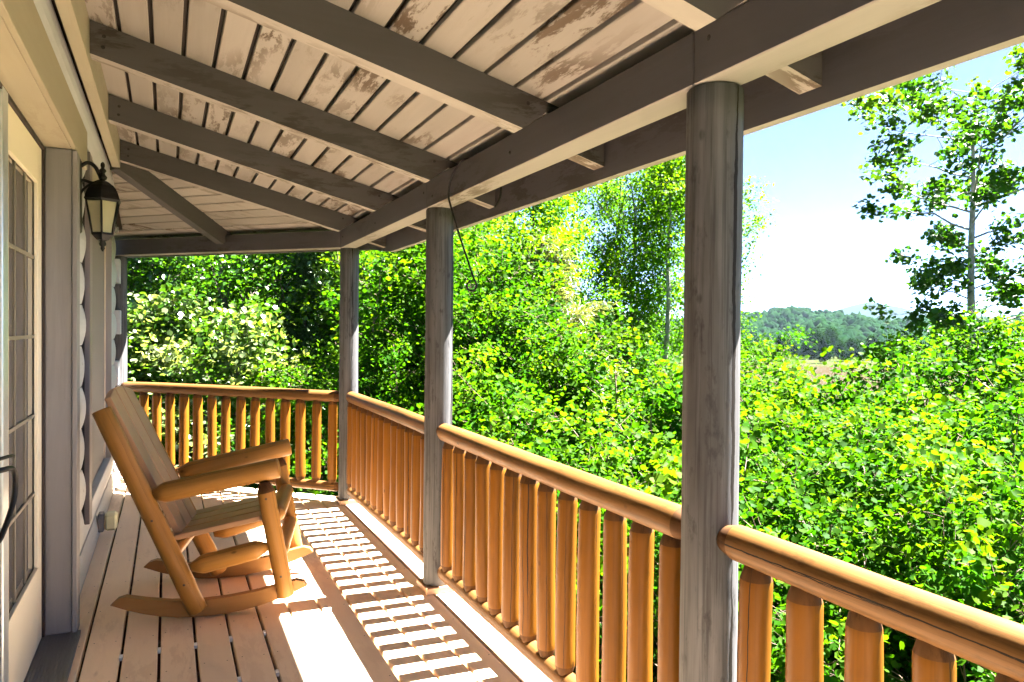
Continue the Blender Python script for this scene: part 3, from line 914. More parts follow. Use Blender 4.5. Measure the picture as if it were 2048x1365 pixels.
# ------------------------------------------------------------------ rocking chair
CH_A = R(-13.085)
chair = empty('rocking_chair', (0.2, 4.05, 0), 'light brown log rocking chair with slatted seat and back on the deck', 'rocking chair', rz=0)
Fv = Vector((math.cos(CH_A), math.sin(CH_A), 0)); Nv = Vector((-math.sin(CH_A), math.cos(CH_A), 0))
ORG = Vector((0.112, 3.76, 0))
W = 0.595


def cp(s, t, z): return ORG + Fv * s + Nv * t + Vector((0, 0, z))


CHM = Matrix.Translation(ORG) @ Matrix.Rotation(CH_A, 4, 'Z')
arcb = []
for k in range(13):
    s = -0.363 + 0.894 * k / 12
    q = (s - 0.03)
    arcb.append((s, max(0.0025, 0.56 * q * q * (1.0 if q < 0 else 0.83)) if abs(q) > .02 else 0.0025))
top = [(0.531, 0.118), (0.515, 0.14), (0.48, 0.150), (0.43, 0.140), (0.30, 0.108), (0.16, 0.088), (0.03, 0.080), (-0.10, 0.086), (-0.22, 0.105), (-0.30, 0.122), (-0.335, 0.112)]
poly = arcb + top
for t0 in (0.0, W - 0.04):
    v, f = prism(poly, t0, t0 + 0.04)
    put('rocker', mesh('rocker', [(a, c, b) for a, b, c in v], f, M['rocker']), chair, CHM)
TR = 0.475
for side, (tl, tr) in enumerate(((-0.042, -0.042), (W + 0.042, TR))):
    log('rear_post', cp(0.035, tl if side == 0 else W - .08, 0.045), cp(-0.388, tr, 1.018 if side == 0 else 0.96), 0.0445, M['chair'], chair, seed=70 + side, wob=0.015, seg=24, roll=1.0, r1=0.043)
    log('front_leg', cp(0.436, tl, 0.09), cp(0.331, tl, 0.655), 0.041, M['chair'], chair, 0, 0.05, 0.55, seed=72 + side, wob=0.015, seg=24, ends=M['tenon'], roll=2.0)
    ta = tl + (0.018 if side == 0 else -0.018)
    log('arm', cp(-0.172, ta if side == 0 else TR + .035, 0.608), cp(0.40, ta, 0.719), 0.049, M['chair'], chair, 0.06, 0, 0.5, seed=74 + side, wob=0.015, seg=24, roll=0.5)
    log('stretcher', cp(0.0, tl if side == 0 else W - .06, 0.258), cp(0.35, tl, 0.338), 0.045, M['chair'], chair, 0.06, 0.06, 0.42, seed=76 + side, wob=0.015, seg=20)
log('cross_log', cp(0.385, -0.01, 0.478), cp(0.385, W + 0.01, 0.478), 0.040, M['chair'], chair, 0.05, 0.05, 0.5, seed=80, seg=20)
log('cross_log', cp(0.405, -0.01, 0.295), cp(0.405, W + 0.01, 0.295), 0.037, M['chair'], chair, 0.05, 0.05, 0.5, seed=81, seg=20)
log('cross_log', cp(-0.09, -0.01, 0.315), cp(-0.09, TR + .03, 0.315), 0.033, M['chair'], chair, 0.05, 0.05, 0.5, seed=82, seg=20)
log('cross_log', cp(-0.325, -0.01, 0.79), cp(-0.325, TR + .01, 0.79), 0.030, M['chair'], chair, 0.05, 0.05, 0.5, seed=83, seg=20)
sc_me = mesh('screw', [(0.006 * math.cos(j * math.pi / 4), -.0005, 0.006 * math.sin(j * math.pi / 4)) for j in range(8)] + [(0, -.002, 0)], [(j, (j + 1) % 8, 8) for j in range(8)], M['dark_nail'])
for s_, z_ in ((0.345, .58), (0.415, .20), (-.02, .19), (-.16, .50)):
    put('screw', sc_me, chair, CHM @ Matrix.Translation((s_, -0.0835 if s_ > .1 else -0.087, z_)))
# seat slats run front to back
sl = math.atan2(0.466 - 0.391, 0.31 + 0.076)
for k in range(4):
    t0 = 0.0 + k * 0.127
    Ls = 0.50
    sm = box_me('seat_slat', -0.02, Ls - 0.02, 0, 0.116, -0.026, 0, M['chair_seat'], 0.004)
    put('seat_slat', sm, chair, CHM @ Matrix.Translation((-0.10, t0, 0.400)) @ Matrix.Rotation(-sl, 4, 'Y'))
# back slats with an arched top
bl = math.atan2(0.409 - 0.079, 1.093 - 0.396)
NB, PB = 3, 0.126
for k in range(NB):
    t0 = 0.045 + k * PB
    H0 = 0.765
    w = 0.114
    ht = lambda q: H0 + 0.04 * (1 - ((q - 0.5 * NB * PB) / (0.5 * NB * PB)) ** 2)
    pts = [(0, 0), (w, 0)] + [(w * (1 - j / 4), ht(k * PB + w * (1 - j / 4))) for j in range(5)]
    v, f = prism(pts, -0.015, 0.015)
    me = mesh('back_slat', [(c, a, b) for a, b, c in v], f, M['chair_slat'])
    bm = bmesh.new(); bm.from_mesh(me); bmesh.ops.bevel(bm, geom=list(bm.edges), offset=0.003, segments=1, affect='EDGES'); bm.to_mesh(me); bm.free()
    put('back_slat', me, chair, CHM @ Matrix.Translation((-0.062, t0, 0.372)) @ Matrix.Rotation(-bl, 4, 'Y'))
for zz, dd in ((0.10, 0.0), (0.58, 0.0)):
    bt = box_me('back_batten', -0.042, -0.0155, 0.0, 0.365, -0.03, 0.03, M['chair_slat'], 0.003)
    put('back_batten', bt, chair, CHM @ Matrix.Translation((-0.062, 0.045, 0.372)) @ Matrix.Rotation(-bl, 4, 'Y') @ Matrix.Translation((0, 0, zz)))
# ------------------------------------------------------------------ foliage
def leaf_mat(name, c1, c2, young, trans=0.45, rough=0.4, spec=0.5):
    mt, nt, bs = new_mat(name)
    geo = nt.nodes.new('ShaderNodeNewGeometry')
    rnd = geo.outputs['Random Per Island']
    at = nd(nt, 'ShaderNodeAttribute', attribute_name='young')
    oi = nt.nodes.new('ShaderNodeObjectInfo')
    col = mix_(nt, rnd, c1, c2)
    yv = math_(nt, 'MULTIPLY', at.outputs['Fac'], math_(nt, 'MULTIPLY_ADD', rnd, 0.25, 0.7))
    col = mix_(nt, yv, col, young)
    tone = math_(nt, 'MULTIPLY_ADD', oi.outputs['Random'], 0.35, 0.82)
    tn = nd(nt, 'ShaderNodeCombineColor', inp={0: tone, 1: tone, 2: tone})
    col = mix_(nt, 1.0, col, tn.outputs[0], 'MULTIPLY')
    nt.links.new(col, bs.inputs['Base Color'])
    bs.inputs['Roughness'].default_value = rough
    bs.inputs['Specular IOR Level'].default_value = spec
    tr = nt.nodes.new('ShaderNodeBsdfTranslucent')
    tc = mix_(nt, 1.0, col, (1.6, 1.5, 0.5), 'MULTIPLY')
    nt.links.new(tc, tr.inputs['Color'])
    mx = nt.nodes.new('ShaderNodeMixShader')
    mx.inputs[0].default_value = trans
    nt.links.new(bs.outputs[0], mx.inputs[1]); nt.links.new(tr.outputs[0], mx.inputs[2])
    nt.links.new(mx.outputs[0], nt.nodes['Material Output'].inputs['Surface'])
    return mt


def bark_mat(name, c1, c2):
    mt, nt, bs = new_mat(name)
    vec, oc, rnd = obj_coords(nt, (14, 14, 5))
    g = noise_(nt, vec, 1.0, 6, 0.7)
    nt.links.new(mix_(nt, ramp_(nt, g, [(0.35, 0.0), (0.65, 1.0)]), c1, c2), bs.inputs['Base Color'])
    bs.inputs['Roughness'].default_value = 0.9
    bump_(nt, bs, g, 0.8, 0.02)
    return mt


LM = {
    'tulip': leaf_mat('tulip_leaf', (0.01366, 0.06107, 0.002432), (0.02732, 0.08416, 0.00304), (0.07398, 0.1246, 0.003648), 0.50, 0.45, 0.3),
    'sapling': leaf_mat('sapling_leaf', (0.0135, 0.06931, 0.001824), (0.0279, 0.09816, 0.002432), (0.07526, 0.1415, 0.00304), 0.58, 0.55, 0.05),
    'maple': leaf_mat('maple_leaf', (0.01654, 0.0722, 0.00304), (0.03405, 0.101, 0.004256), (0.107, 0.1618, 0.00608), 0.52, 0.25, 0.8),
    'oak': leaf_mat('oak_leaf', (0.0287, 0.1041, 0.002432), (0.05286, 0.1432, 0.00304), (0.1284, 0.2082, 0.003648), 0.62, 0.55, 0.08),
    'pale': leaf_mat('pale_maple_leaf', (0.0208, 0.0736, 0.0032), (0.044, 0.104, 0.0048), (0.32, 0.336, 0.192), 0.45, 0.3, 0.6),
    'cedar': leaf_mat('cedar_needle', (0.048, 0.0768, 0.0192), (0.0896, 0.1152, 0.0384), (0.1664, 0.1728, 0.0768), 0.35),
    'pine': leaf_mat('pine_needle', (0.0208, 0.0572, 0.01248), (0.0416, 0.0884, 0.0208), (0.0832, 0.1352, 0.0312), 0.2),
    'far': leaf_mat('far_leaf', (0.004691, 0.01782, 0.00627), (0.008043, 0.02622, 0.007838), (0.01475, 0.03566, 0.009405), 0.35, 1.0, 0.0),
}
BK = {'grey': bark_mat('grey_bark', (0.16, 0.14, 0.125), (0.33, 0.31, 0.28)),
      'dark': bark_mat('dark_bark', (0.035, 0.026, 0.02), (0.09, 0.07, 0.055)),
      'twig': bark_mat('twig_bark', (0.10, 0.065, 0.045), (0.19, 0.13, 0.09))}

_t = [(0, 0), (.42, .16), (.52, .52), (.30, .96), (0, .80), (-.30, .96), (-.52, .52), (-.42, .16)]
TEMPL = {
    'tulip': (np.array([(x, y, 0.20 * abs(x) - 0.12 * y * y) for x, y in _t]), [(0, 1, 2, 3, 4), (0, 4, 5, 6, 7)]),
    'rhomb': (np.array([(0, 0, 0), (.36, .45, .10), (0, 1, -.08), (-.36, .45, .10)]), [(0, 1, 2), (0, 2, 3)]),
    'needle': (np.array([(0, 0, 0), (.07, .5, .02), (0, 1, -.1), (-.07, .5, .02)]), [(0, 1, 2), (0, 2, 3)]),
}


def leaf_mesh(name, pos, fdir, nrm, size, young, templ, mat):
    T, polys = TEMPL[templ]
    n = len(pos)
    f = fdir / (np.linalg.norm(fdir, axis=1, keepdims=True) + 1e-9)
    nn = nrm - f * np.sum(nrm * f, 1, keepdims=True)
    nn /= (np.linalg.norm(nn, axis=1, keepdims=True) + 1e-9)
    r = np.cross(f, nn)
    V = pos[:, None, :] + size[:, None, None] * (T[None, :, 0:1] * r[:, None, :] + T[None, :, 1:2] * f[:, None, :] + T[None, :, 2:3] * nn[:, None, :])
    k = len(T)
    V = V.reshape(-1, 3).astype(np.float32)
    base = (np.arange(n) * k)[:, None]
    loops = np.concatenate([base + np.array(p)[None, :] for p in polys], axis=1).reshape(-1)
    cnt = np.tile(np.array([len(p) for p in polys]), n)
    me = bpy.data.meshes.new(name)
    me.vertices.add(len(V)); me.vertices.foreach_set('co', V.reshape(-1))
    me.loops.add(len(loops)); me.loops.foreach_set('vertex_index', loops.astype(np.int32))
    me.polygons.add(len(cnt))
    st = np.concatenate([[0], np.cumsum(cnt)[:-1]]).astype(np.int32)
    me.polygons.foreach_set('loop_start', st)
    me.polygons.foreach_set('loop_total', cnt.astype(np.int32))
    at = me.attributes.new('young', 'FLOAT', 'FACE')
    at.data.foreach_set('value', np.repeat(young, len(polys)).astype(np.float32))
    me.materials.append(mat)
    me.update(calc_edges=True)
    return me


def tubes_mesh(name, chains, mat):
    """chains = [(points Nx3, radii N, sides)] joined into one woody mesh"""
    V, Fc = [], []
    for pts, rad, sides in chains:
        pts = np.asarray(pts); b0 = len(V); n = len(pts)
        ref = np.array([0.31, 0.17, 0.93])
        for i in range(n):
            t = pts[min(i + 1, n - 1)] - pts[max(i - 1, 0)]
            t = t / (np.linalg.norm(t) + 1e-9)
            a = np.cross(t, ref if abs(t @ ref) < .97 else np.array([1., 0, 0])); a /= np.linalg.norm(a) + 1e-9
            b = np.cross(t, a)
            for k in range(sides):
                an = 2 * math.pi * k / sides
                V.append(pts[i] + rad[i] * (a * math.cos(an) + b * math.sin(an)))
        for i in range(n - 1):
            for k in range(sides):
                Fc.append((b0 + i * sides + k, b0 + i * sides + (k + 1) % sides, b0 + (i + 1) * sides + (k + 1) % sides, b0 + (i + 1) * sides + k))
    me = bpy.data.meshes.new(name)
    me.from_pydata([tuple(map(float, v)) for v in V], [], Fc)
    me.polygons.foreach_set('use_smooth', [True] * len(Fc))
    me.materials.append(mat)
    return me


def grow(seed, H, r0, base, rad, nb, leaves, size, templ, leafm, barkm, shape='oval', rise=0.35, stems=1, spread=0.9, young_top=1.0, clump=0.16, lean=0.0, sides=7, twig_n=4, wobble=0.012, limb=0.013):
    """one tree at the origin: tapered wandering stem(s), limbs, twigs and leaves carried on the twigs"""
    rg = np.random.default_rng(seed)
    chains, tips, tdir, bq = [], [], [], []
    for st in range(stems):
        a0 = rg.uniform(0, 6.28)
        off = np.array([math.cos(a0), math.sin(a0), 0]) * (0.0 if stems == 1 else 0.10 * H * rg.uniform(.3, 1))
        n = 12
        tz = np.linspace(0, 1, n)
        hx = H * (1 if st == 0 else rg.uniform(.75, .97))
        wob = np.cumsum(rg.normal(0, wobble * H, (n, 2)), 0) * tz[:, None] ** .5
        pts = np.stack([off[0] * tz * 1.6 + wob[:, 0] + lean * tz * H, off[1] * tz * 1.6 + wob[:, 1], tz * hx], 1)
        rr = r0 * (1 if st == 0 else .7) * (1 - 0.93 * tz) ** 0.9 + 0.004
        rr[0] *= 1.25
        chains.append((pts, rr, sides))
        nbr = max(3, nb // stems)
        for k in range(nbr):
            t = base + (1 - base) * ((k + rg.uniform(0, 1)) / nbr) ** 0.9 * 0.985
            p = np.array([np.interp(t, tz, pts[:, j]) for j in range(3)])
            q = (t - base) / (1 - base)
            if shape == 'oval': env = math.sin(math.pi * min(1, 0.16 + 0.84 * q)) ** 0.6 * (1 - 0.25 * q)
            elif shape == 'cone': env = (1 - q) * 0.95 + 0.06
            elif shape == 'vase': env = 0.45 + 0.6 * q if q < .8 else 1.2 - .9 * (q - .8) / .2 * 1.0
            else: env = 0.75 + .25 * math.sin(q * 9)
            bv = rg.uniform(0, 1)
            L = max(rad * env * rg.uniform(.65, 1.12), 0.12)
            az = k * 2.399 + rg.uniform(-.5, .5)
            up = rise * rg.uniform(.5, 1.5) + 0.5 * q
            d = np.array([math.cos(az), math.sin(az), up]); d /= np.linalg.norm(d)
            m_ = 6
            bp = [p]
            for j in range(1, m_):
                d2 = d + rg.normal(0, .13, 3) + np.array([0, 0, -0.05 * j if shape != 'vase' else .03])
                d2 /= np.linalg.norm(d2)
                bp.append(bp[-1] + d2 * L / (m_ - 1))
            bp = np.array(bp)
            br = np.interp(t, tz, rr) * 0.55
            br = min(br, limb * L + .004)
            chains.append((bp, np.linspace(br, .003, m_), 4))
            nt_ = max(2, int(twig_n * L / max(rad, .01) + 1.5))
            for j in range(nt_):
                s = 0.25 + 0.75 * (j + rg.uniform(0, 1)) / nt_
                pp = np.array([np.interp(s, np.linspace(0, 1, m_), bp[:, c]) for c in range(3)])
                td = d * .6 + rg.normal(0, .55, 3) * spread; td[2] = td[2] * .6 + .12; td /= np.linalg.norm(td)
                tl = L * rg.uniform(.18, .42) * (1.15 - .5 * s)
                e = pp + td * tl * .6; e2 = e + (td + rg.normal(0, .25, 3)) * tl * .4
                chains.append((np.array([pp, e, e2]), [br * .4 + .002, .003, .0015], 3))
                for w in (0.35, .7, 1.0):
                    tips.append(pp + (e2 - pp) * w); tdir.append(td); bq.append(bv * .7 + .3 * s)
            tips.append(bp[-1]); tdir.append(d); bq.append(bv * .7 + .3)
        tips.append(pts[-1]); tdir.append(np.array([0, 0, 1.])); bq.append(1.0)
    tips = np.array(tips); tdir = np.array(tdir)
    idx = rg.integers(0, len(tips), leaves)
    pos = tips[idx] + rg.normal(0, clump, (leaves, 3)) * np.array([1, 1, .75])
    hgt = (pos[:, 2] - pos[:, 2].min()) / (np.ptp(pos[:, 2]) + 1e-6)
    cen = np.array([tips[:, 0].mean(), tips[:, 1].mean(), 0])
    rdist = np.linalg.norm((pos - cen)[:, :2], axis=1) / (rad + .01)
    fd = tdir[idx] * .7 + rg.normal(0, .6, (leaves, 3)); fd[:, 2] -= .35
    nr = np.stack([rg.normal(0, .55, leaves), rg.normal(0, .55, leaves), np.full(leaves, .9)], 1)
    sz = size * rg.uniform(.65, 1.25, leaves)
    cl = np.array(bq)[idx]
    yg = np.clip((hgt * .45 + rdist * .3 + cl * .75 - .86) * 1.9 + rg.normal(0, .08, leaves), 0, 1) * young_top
    return float(np.percentile(pos[:, 2], 99.3)), tubes_mesh('trunk', chains, BK[barkm]), leaf_mesh('crown', pos.astype(np.float32), fd, nr, sz, yg, templ, LM[leafm])


def plant(name, proto, at, height_scale, rz, label, cat='tree', group=None, sxy=None):
    """place a tree (shared meshes) with its trunk and crown"""
    e = empty(name, at, label, cat, group, rz)
    sx = sxy or height_scale
    S = Matrix.Diagonal((sx, sx, height_scale, 1))
    for nm, me in zip(('trunk', 'crown'), proto[1:]):
        o = bpy.data.objects.new(nm, me)
        COL.objects.link(o); o.parent = e; o.matrix_basis = S
    return e


def by_view(u, depth):
    """ground point under photo column u at that depth along the view"""
    p = spot(u, 668, depth)
    return Vector((p.x, p.y, ground_z(p.x, p.y) - 0.05))


def z_at(v, depth, u=1024):
    return spot(u, v, depth).z


def plant_to(name, proto, u, vtop, depth, rz, label, cat='tree', group=None, wide=1.0):
    b = by_view(u, depth)
    s = (z_at(vtop, depth, u) - b.z) / proto[0]
    return plant(name, proto, b, s, rz, label, cat, group, sxy=s * wide)


# --- young trees in the thicket below the railing
SAP = [grow(100 + k, 4.0, 0.022, 0.10, 1.35 + .15 * (k % 3), 34, 3600, 0.072, 'tulip', 'sapling', 'twig', 'cyl' if k % 2 else 'vase', 0.75, clump=0.085, twig_n=7, stems=1 + k % 3) for k in range(6)]
SAPF = [grow(140 + k, 4.0, 0.026, 0.08, 1.6, 40, 5400, 0.060, 'tulip', 'sapling', 'twig', 'cyl' if k % 2 else 'oval', 0.6, clump=0.10, twig_n=8, stems=1 + k % 3) for k in range(5)]
SAPT = [grow(160 + k, 6.5, 0.040, 0.06, 1.7, 54, 8000, 0.068, 'tulip', 'sapling', 'twig', 'oval' if k % 2 else 'cyl', 0.6, clump=0.12, twig_n=8, stems=1 + k % 2) for k in range(4)]
FAM = [(SAP, 4.3), (SAPF, 4.25), (SAPT, 6.8)]
LAB_R = 'bright green leafy sapling in the thicket right of the nearest post'
LAB_F = 'large leaved yellow green sapling close below the nearest railing'
LAB_M = 'yellow green leafy sapling beyond the long railing, between middle and nearest post'
LAB_L = 'leafy green sapling beyond the rail, left of the middle post'
rows = [
    # u, v of top, depth, label, family: 0 near, 1 mid, 2 tall
    (1510, 665, 12.0, LAB_R, 2), (1570, 705, 10.5, LAB_R, 1), (1640, 745, 9.4, LAB_R, 1), (1700, 735, 10.6, LAB_R, 1), (1770, 715, 9.8, LAB_R, 1), (1835, 690, 11.4, LAB_R, 2), (1905, 665, 11.0, LAB_R, 2),
    (1985, 640, 10.6, LAB_R, 2), (2060, 620, 10.2, LAB_R, 2), (2150, 630, 9.4, LAB_R, 1), (1600, 830, 7.8, LAB_R, 1), (1740, 830, 7.8, LAB_R, 1), (1850, 790, 8.2, LAB_R, 1), (1960, 770, 8.0, LAB_R, 1), (2080, 750, 7.8, LAB_R, 1),
    (1450, 770, 8.6, LAB_R, 1), (1540, 770, 8.8, LAB_R, 1), (1680, 840, 7.0, LAB_R, 1), (1900, 830, 6.8, LAB_R, 1), (2020, 810, 6.6, LAB_R, 1), (1800, 780, 9.0, LAB_R, 1), (2120, 720, 8.6, LAB_R, 1),
    (1530, 920, 6.0, LAB_F, 1), (1640, 930, 5.9, LAB_F, 0), (1760, 930, 5.7, LAB_F, 1), (1905, 890, 5.1, LAB_F, 0), (2030, 880, 5.6, LAB_F, 1), (2150, 910, 5.2, LAB_F, 0), (1560, 1030, 4.9, LAB_F, 0),
    (1700, 1050, 4.8, LAB_F, 1), (1840, 1070, 4.6, LAB_F, 0), (1990, 1030, 4.7, LAB_F, 0), (2120, 1080, 4.3, LAB_F, 0), (1440, 970, 5.2, LAB_F, 1), (1620, 1130, 4.2, LAB_F, 0), (1780, 1160, 4.0, LAB_F, 0), (1920, 1150, 4.0, LAB_F, 0),
    (925, 430, 10.8, LAB_M, 2), (985, 455, 10.4, LAB_M, 2), (1045, 520, 9.8, LAB_M, 2), (1105, 620, 8.8, LAB_M, 2), (1165, 690, 8.0, LAB_M, 2), (1230, 740, 7.4, LAB_M, 1), (1300, 725, 8.0, LAB_M, 1), (1360, 700, 8.8, LAB_M, 2), (1400, 740, 7.9, LAB_M, 1),
    (1250, 810, 6.4, LAB_M, 1), (1330, 840, 5.5, LAB_M, 0), (1150, 820, 6.8, LAB_M, 1), (1060, 770, 7.6, LAB_M, 1), (980, 700, 8.4, LAB_M, 2), (920, 660, 9.0, LAB_M, 2), (1250, 890, 5.3, LAB_M, 0), (1180, 940, 5.7, LAB_M, 1), (1080, 900, 6.5, LAB_M, 1), (1340, 940, 4.8, LAB_M, 0),
    (1010, 580, 9.0, LAB_M, 2), (950, 560, 9.6, LAB_M, 2), (1110, 730, 7.6, LAB_M, 1), (1000, 820, 7.2, LAB_M, 1), (940, 760, 8.0, LAB_M, 1),
    (870, 510, 11.2, LAB_L, 2), (815, 490, 11.6, LAB_L, 2), (760, 540, 10.8, LAB_L, 2), (735, 690, 9.8, LAB_L, 2), (830, 700, 9.4, LAB_L, 2), (655, 720, 10.4, LAB_L, 2), (560, 735, 11.0, LAB_L, 1), (470, 745, 11.2, LAB_L, 1), (380, 740, 11.4, LAB_L, 1), (300, 740, 11.6, LAB_L, 1), (240, 710, 12.0, LAB_L, 1),
    (780, 850, 8.4, LAB_L, 1), (890, 830, 7.4, LAB_L, 1), (640, 850, 9.4, LAB_L, 1), (520, 860, 9.9, LAB_L, 1), (410, 860, 10.2, LAB_L, 1), (310, 860, 10.4, LAB_L, 1), (850, 620, 10.0, LAB_L, 2), (780, 660, 10.2, LAB_L, 2),
]
GRP = {LAB_R: 'saplings right of the nearest post', LAB_F: 'saplings close below the railing', LAB_M: 'saplings beyond the long railing', LAB_L: 'saplings left of the middle post'}
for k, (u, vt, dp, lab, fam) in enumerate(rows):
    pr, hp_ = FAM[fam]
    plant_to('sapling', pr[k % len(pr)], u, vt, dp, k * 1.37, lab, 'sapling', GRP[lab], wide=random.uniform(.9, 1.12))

# --- the tall tulip tree on the right
TT = grow(11, 15.0, 0.20, 0.30, 4.0, 54, 14500, 0.135, 'tulip', 'tulip', 'grey', 'cyl', 0.14, clump=0.14, young_top=.45, sides=12, twig_n=7, wobble=0.003)
b = by_view(1956, 14.5)
plant('tulip_tree', TT, b, (z_at(95, 14.5, 1956) - b.z) / TT[0], R(20), 'tall slender tree with grey trunk standing against the sky at the right', 'tree')
# --- big spreading tree behind the nearest post
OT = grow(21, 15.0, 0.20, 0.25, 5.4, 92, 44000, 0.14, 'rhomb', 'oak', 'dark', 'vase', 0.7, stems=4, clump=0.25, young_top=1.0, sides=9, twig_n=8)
b = by_view(1235, 20)
plant('oak_tree', OT, b, (z_at(235, 20, 1235) - b.z) / OT[0], R(140), 'big many stemmed tree with dark limbs between middle and nearest post', 'tree')
OT2 = grow(22, 12.0, 0.13, 0.15, 2.6, 70, 24000, 0.11, 'rhomb', 'oak', 'dark', 'oval', 0.55, stems=2, clump=0.20, young_top=.9, sides=8, twig_n=8)
b = by_view(1070, 16)
plant('leafy_tree', OT2, b, (z_at(330, 16, 1070) - b.z) / OT2[0], R(60), 'full leafy tree reaching the eave beside the wire hook', 'tree')
BT = grow(23, 13.0, 0.15, 0.40, 1.7, 44, 10000, 0.115, 'rhomb', 'oak', 'grey', 'oval', 0.5, clump=0.24, young_top=.4, sides=10)
b = by_view(1352, 18)
plant('birch_tree', BT, b, (z_at(300, 18, 1352) - b.z) / BT[0], R(10), 'pale grey trunked tree close beside the nearest post', 'tree')
BT2 = grow(24, 13.0, 0.10, 0.45, 1.0, 34, 3600, 0.11, 'rhomb', 'oak', 'grey', 'cyl', 0.4, clump=0.24, young_top=.3, sides=8)
b = by_view(1455, 17)
plant('narrow_tree', BT2, b, (z_at(365, 17, 1455) - b.z) / BT2[0], R(80), 'narrow tree showing a fringe of leaves just right of the nearest post', 'tree')
CT = grow(31, 7.0, 0.08, 0.10, 2.6, 60, 26000, 0.17, 'needle', 'cedar', 'twig', 'cone', 0.30, clump=0.10, young_top=.8, twig_n=7)
b = by_view(1150, 12.5)
plant('cedar_tree', CT, b, (z_at(490, 12.5, 1150) - b.z) / CT[0], R(30), 'pale olive conifer with feathery needles in front of the big spreading tree', 'tree')
PT = grow(33, 8.0, 0.10, 0.08, 1.6, 70, 24000, 0.19, 'needle', 'pine', 'dark', 'cone', 0.15, clump=0.11, young_top=.5, twig_n=7)
b = by_view(615, 13.5)
plant('pine_tree', PT, b, (z_at(520, 13.5, 615) - b.z) / PT[0], R(30), 'dark green needled pine seen behind the end railing near the corner post', 'tree')
# --- maples beyond the end railing
MP = [grow(41 + k, 11.0, 0.15, 0.16, 3.0, 56, 13500, 0.115, 'tulip' if k == 0 else 'rhomb', 'maple', 'dark', 'oval', 0.4, stems=1 + k, clump=0.27, young_top=.8, sides=9, twig_n=6) for k in range(3)]
maples = [(300, 250, 14.5, 0, 'broad maple behind the end railing, next to the house corner post', 30), (430, 230, 15.5, 1, 'shaded maple with dark forked trunk behind the middle of the end railing', 80),
          (545, 260, 14.0, 2, 'glossy leaved maple rising above the end railing, third from the house', 200), (690, 300, 14.5, 0, 'maple directly behind the corner post', 300), (800, 280, 15.5, 1, 'maple filling the gap between corner post and middle post', 140)]
for u, vt, dp, k, lab, rz in maples:
    plant_to('maple_tree', MP[k], u, vt, dp, R(rz), lab, 'tree', 'maples beyond the end railing')
low = grow(51, 6.0, 0.08, 0.10, 2.0, 40, 8000, 0.10, 'tulip', 'pale', 'dark', 'oval', 0.35, clump=0.22, young_top=1.0, twig_n=6)
for u, vt, dp, rz, lab in ((330, 590, 11.8, 10, 'low maple with bright leaves behind the end railing, left of the rocking chair arm'), (470, 620, 11.0, 70, 'low maple with pale sunlit leaves above the middle of the end railing'), (255, 640, 11.2, 140, 'low maple beside the house corner post')):
    plant_to('young_maple', low, u, vt, dp, R(rz), lab, 'tree', 'low maples behind the end railing')

# --- woodland behind, seen only as a mass
WOOD = grow(61, 14.0, 0.18, 0.15, 3.6, 46, 9000, 0.33, 'rhomb', 'oak', 'dark', 'oval', 0.4, clump=0.40, young_top=.5)
wv = []
for k in range(24):
    u = 60 + k * 43 + random.uniform(-15, 15)
    dp = random.uniform(21, 30)
    if u > 1180: dp = random.uniform(26, 33)
    vt = random.uniform(200, 330) if u < 860 else (random.uniform(430, 520) if u < 1060 else random.uniform(560, 640))
    wv.append((u, vt, dp))
for k, (u, vt, dp) in enumerate(wv):
    plant_to('woodland_tree', WOOD, u, vt, dp, k * 2.1, 'tall woodland tree in the wood behind the porch thicket', 'tree', 'woodland trees behind the thicket', wide=random.uniform(.9, 1.3))

# --- leafy undergrowth on the slope, one mass
n = 120000
px, py = [], []
while len(px) < n:
    u = rng.uniform(-400, 3600, 4000); dp = 3.2 + 22 * rng.uniform(0, 1, 4000) ** 1.4
    X = np.sin(YAW) * dp + np.cos(YAW) * (u - 1024) / F_PX * dp
    Y = np.cos(YAW) * dp - np.sin(YAW) * (u - 1024) / F_PX * dp
    ok = (X > 1.9) | (X + Y > 8.2)
    px += list(X[ok]); py += list(Y[ok])
px, py = np.array(px[:n]), np.array(py[:n])
gz = np.array([ground_z(a, b) for a, b in zip(px, py)])
hh = (1.1 + 1.6 * (px * math.cos(YAW) - py * math.sin(YAW) > 0.85 * (px * math.sin(YAW) + py * math.cos(YAW)))) * rng.uniform(0, 1, n) ** .8 * (0.6 + 0.7 * np.sin(px * 1.3) * np.sin(py * 1.1 + 1))
pos = np.stack([px, py, gz + np.abs(hh)], 1)
fd = rng.normal(0, 1, (n, 3)); fd[:, 2] -= .2
nr = np.stack([rng.normal(0, .5, n), rng.normal(0, .5, n), np.full(n, .9)], 1)
um = leaf_mesh('undergrowth', pos, fd, nr, rng.uniform(.05, .12, n), np.clip(rng.normal(.1, .2, n), 0, 1), 'rhomb', LM['sapling'])
tag(put('undergrowth', um), 'leafy undergrowth covering the slope below the porch', 'undergrowth', kind='stuff')

# ------------------------------------------------------------------ valley trees, hills, mountain
FT = [grow(81 + k, 20.0, 0.35, 0.10, 6.0 - k, 40, 5200, 1.15, 'rhomb', 'far', 'dark', 'oval', 0.4, clump=1.0, young_top=.6) for k in range(3)]
far_rows = []
for k in range(34):
    u = 1440 + k * 15 + random.uniform(-6, 6)
    far_rows.append((u, random.uniform(672, 694) - (16 if 1625 < u < 1670 else 0), random.uniform(430, 560)))
for k, (u, vt, dp) in enumerate(far_rows):
    plant_to('valley_tree', FT[k % 3], u, vt, dp, k * 1.9, 'round green tree in the valley treeline beyond the dry field', 'tree', 'valley treeline beyond the field', wide=random.uniform(1.0, 1.5))


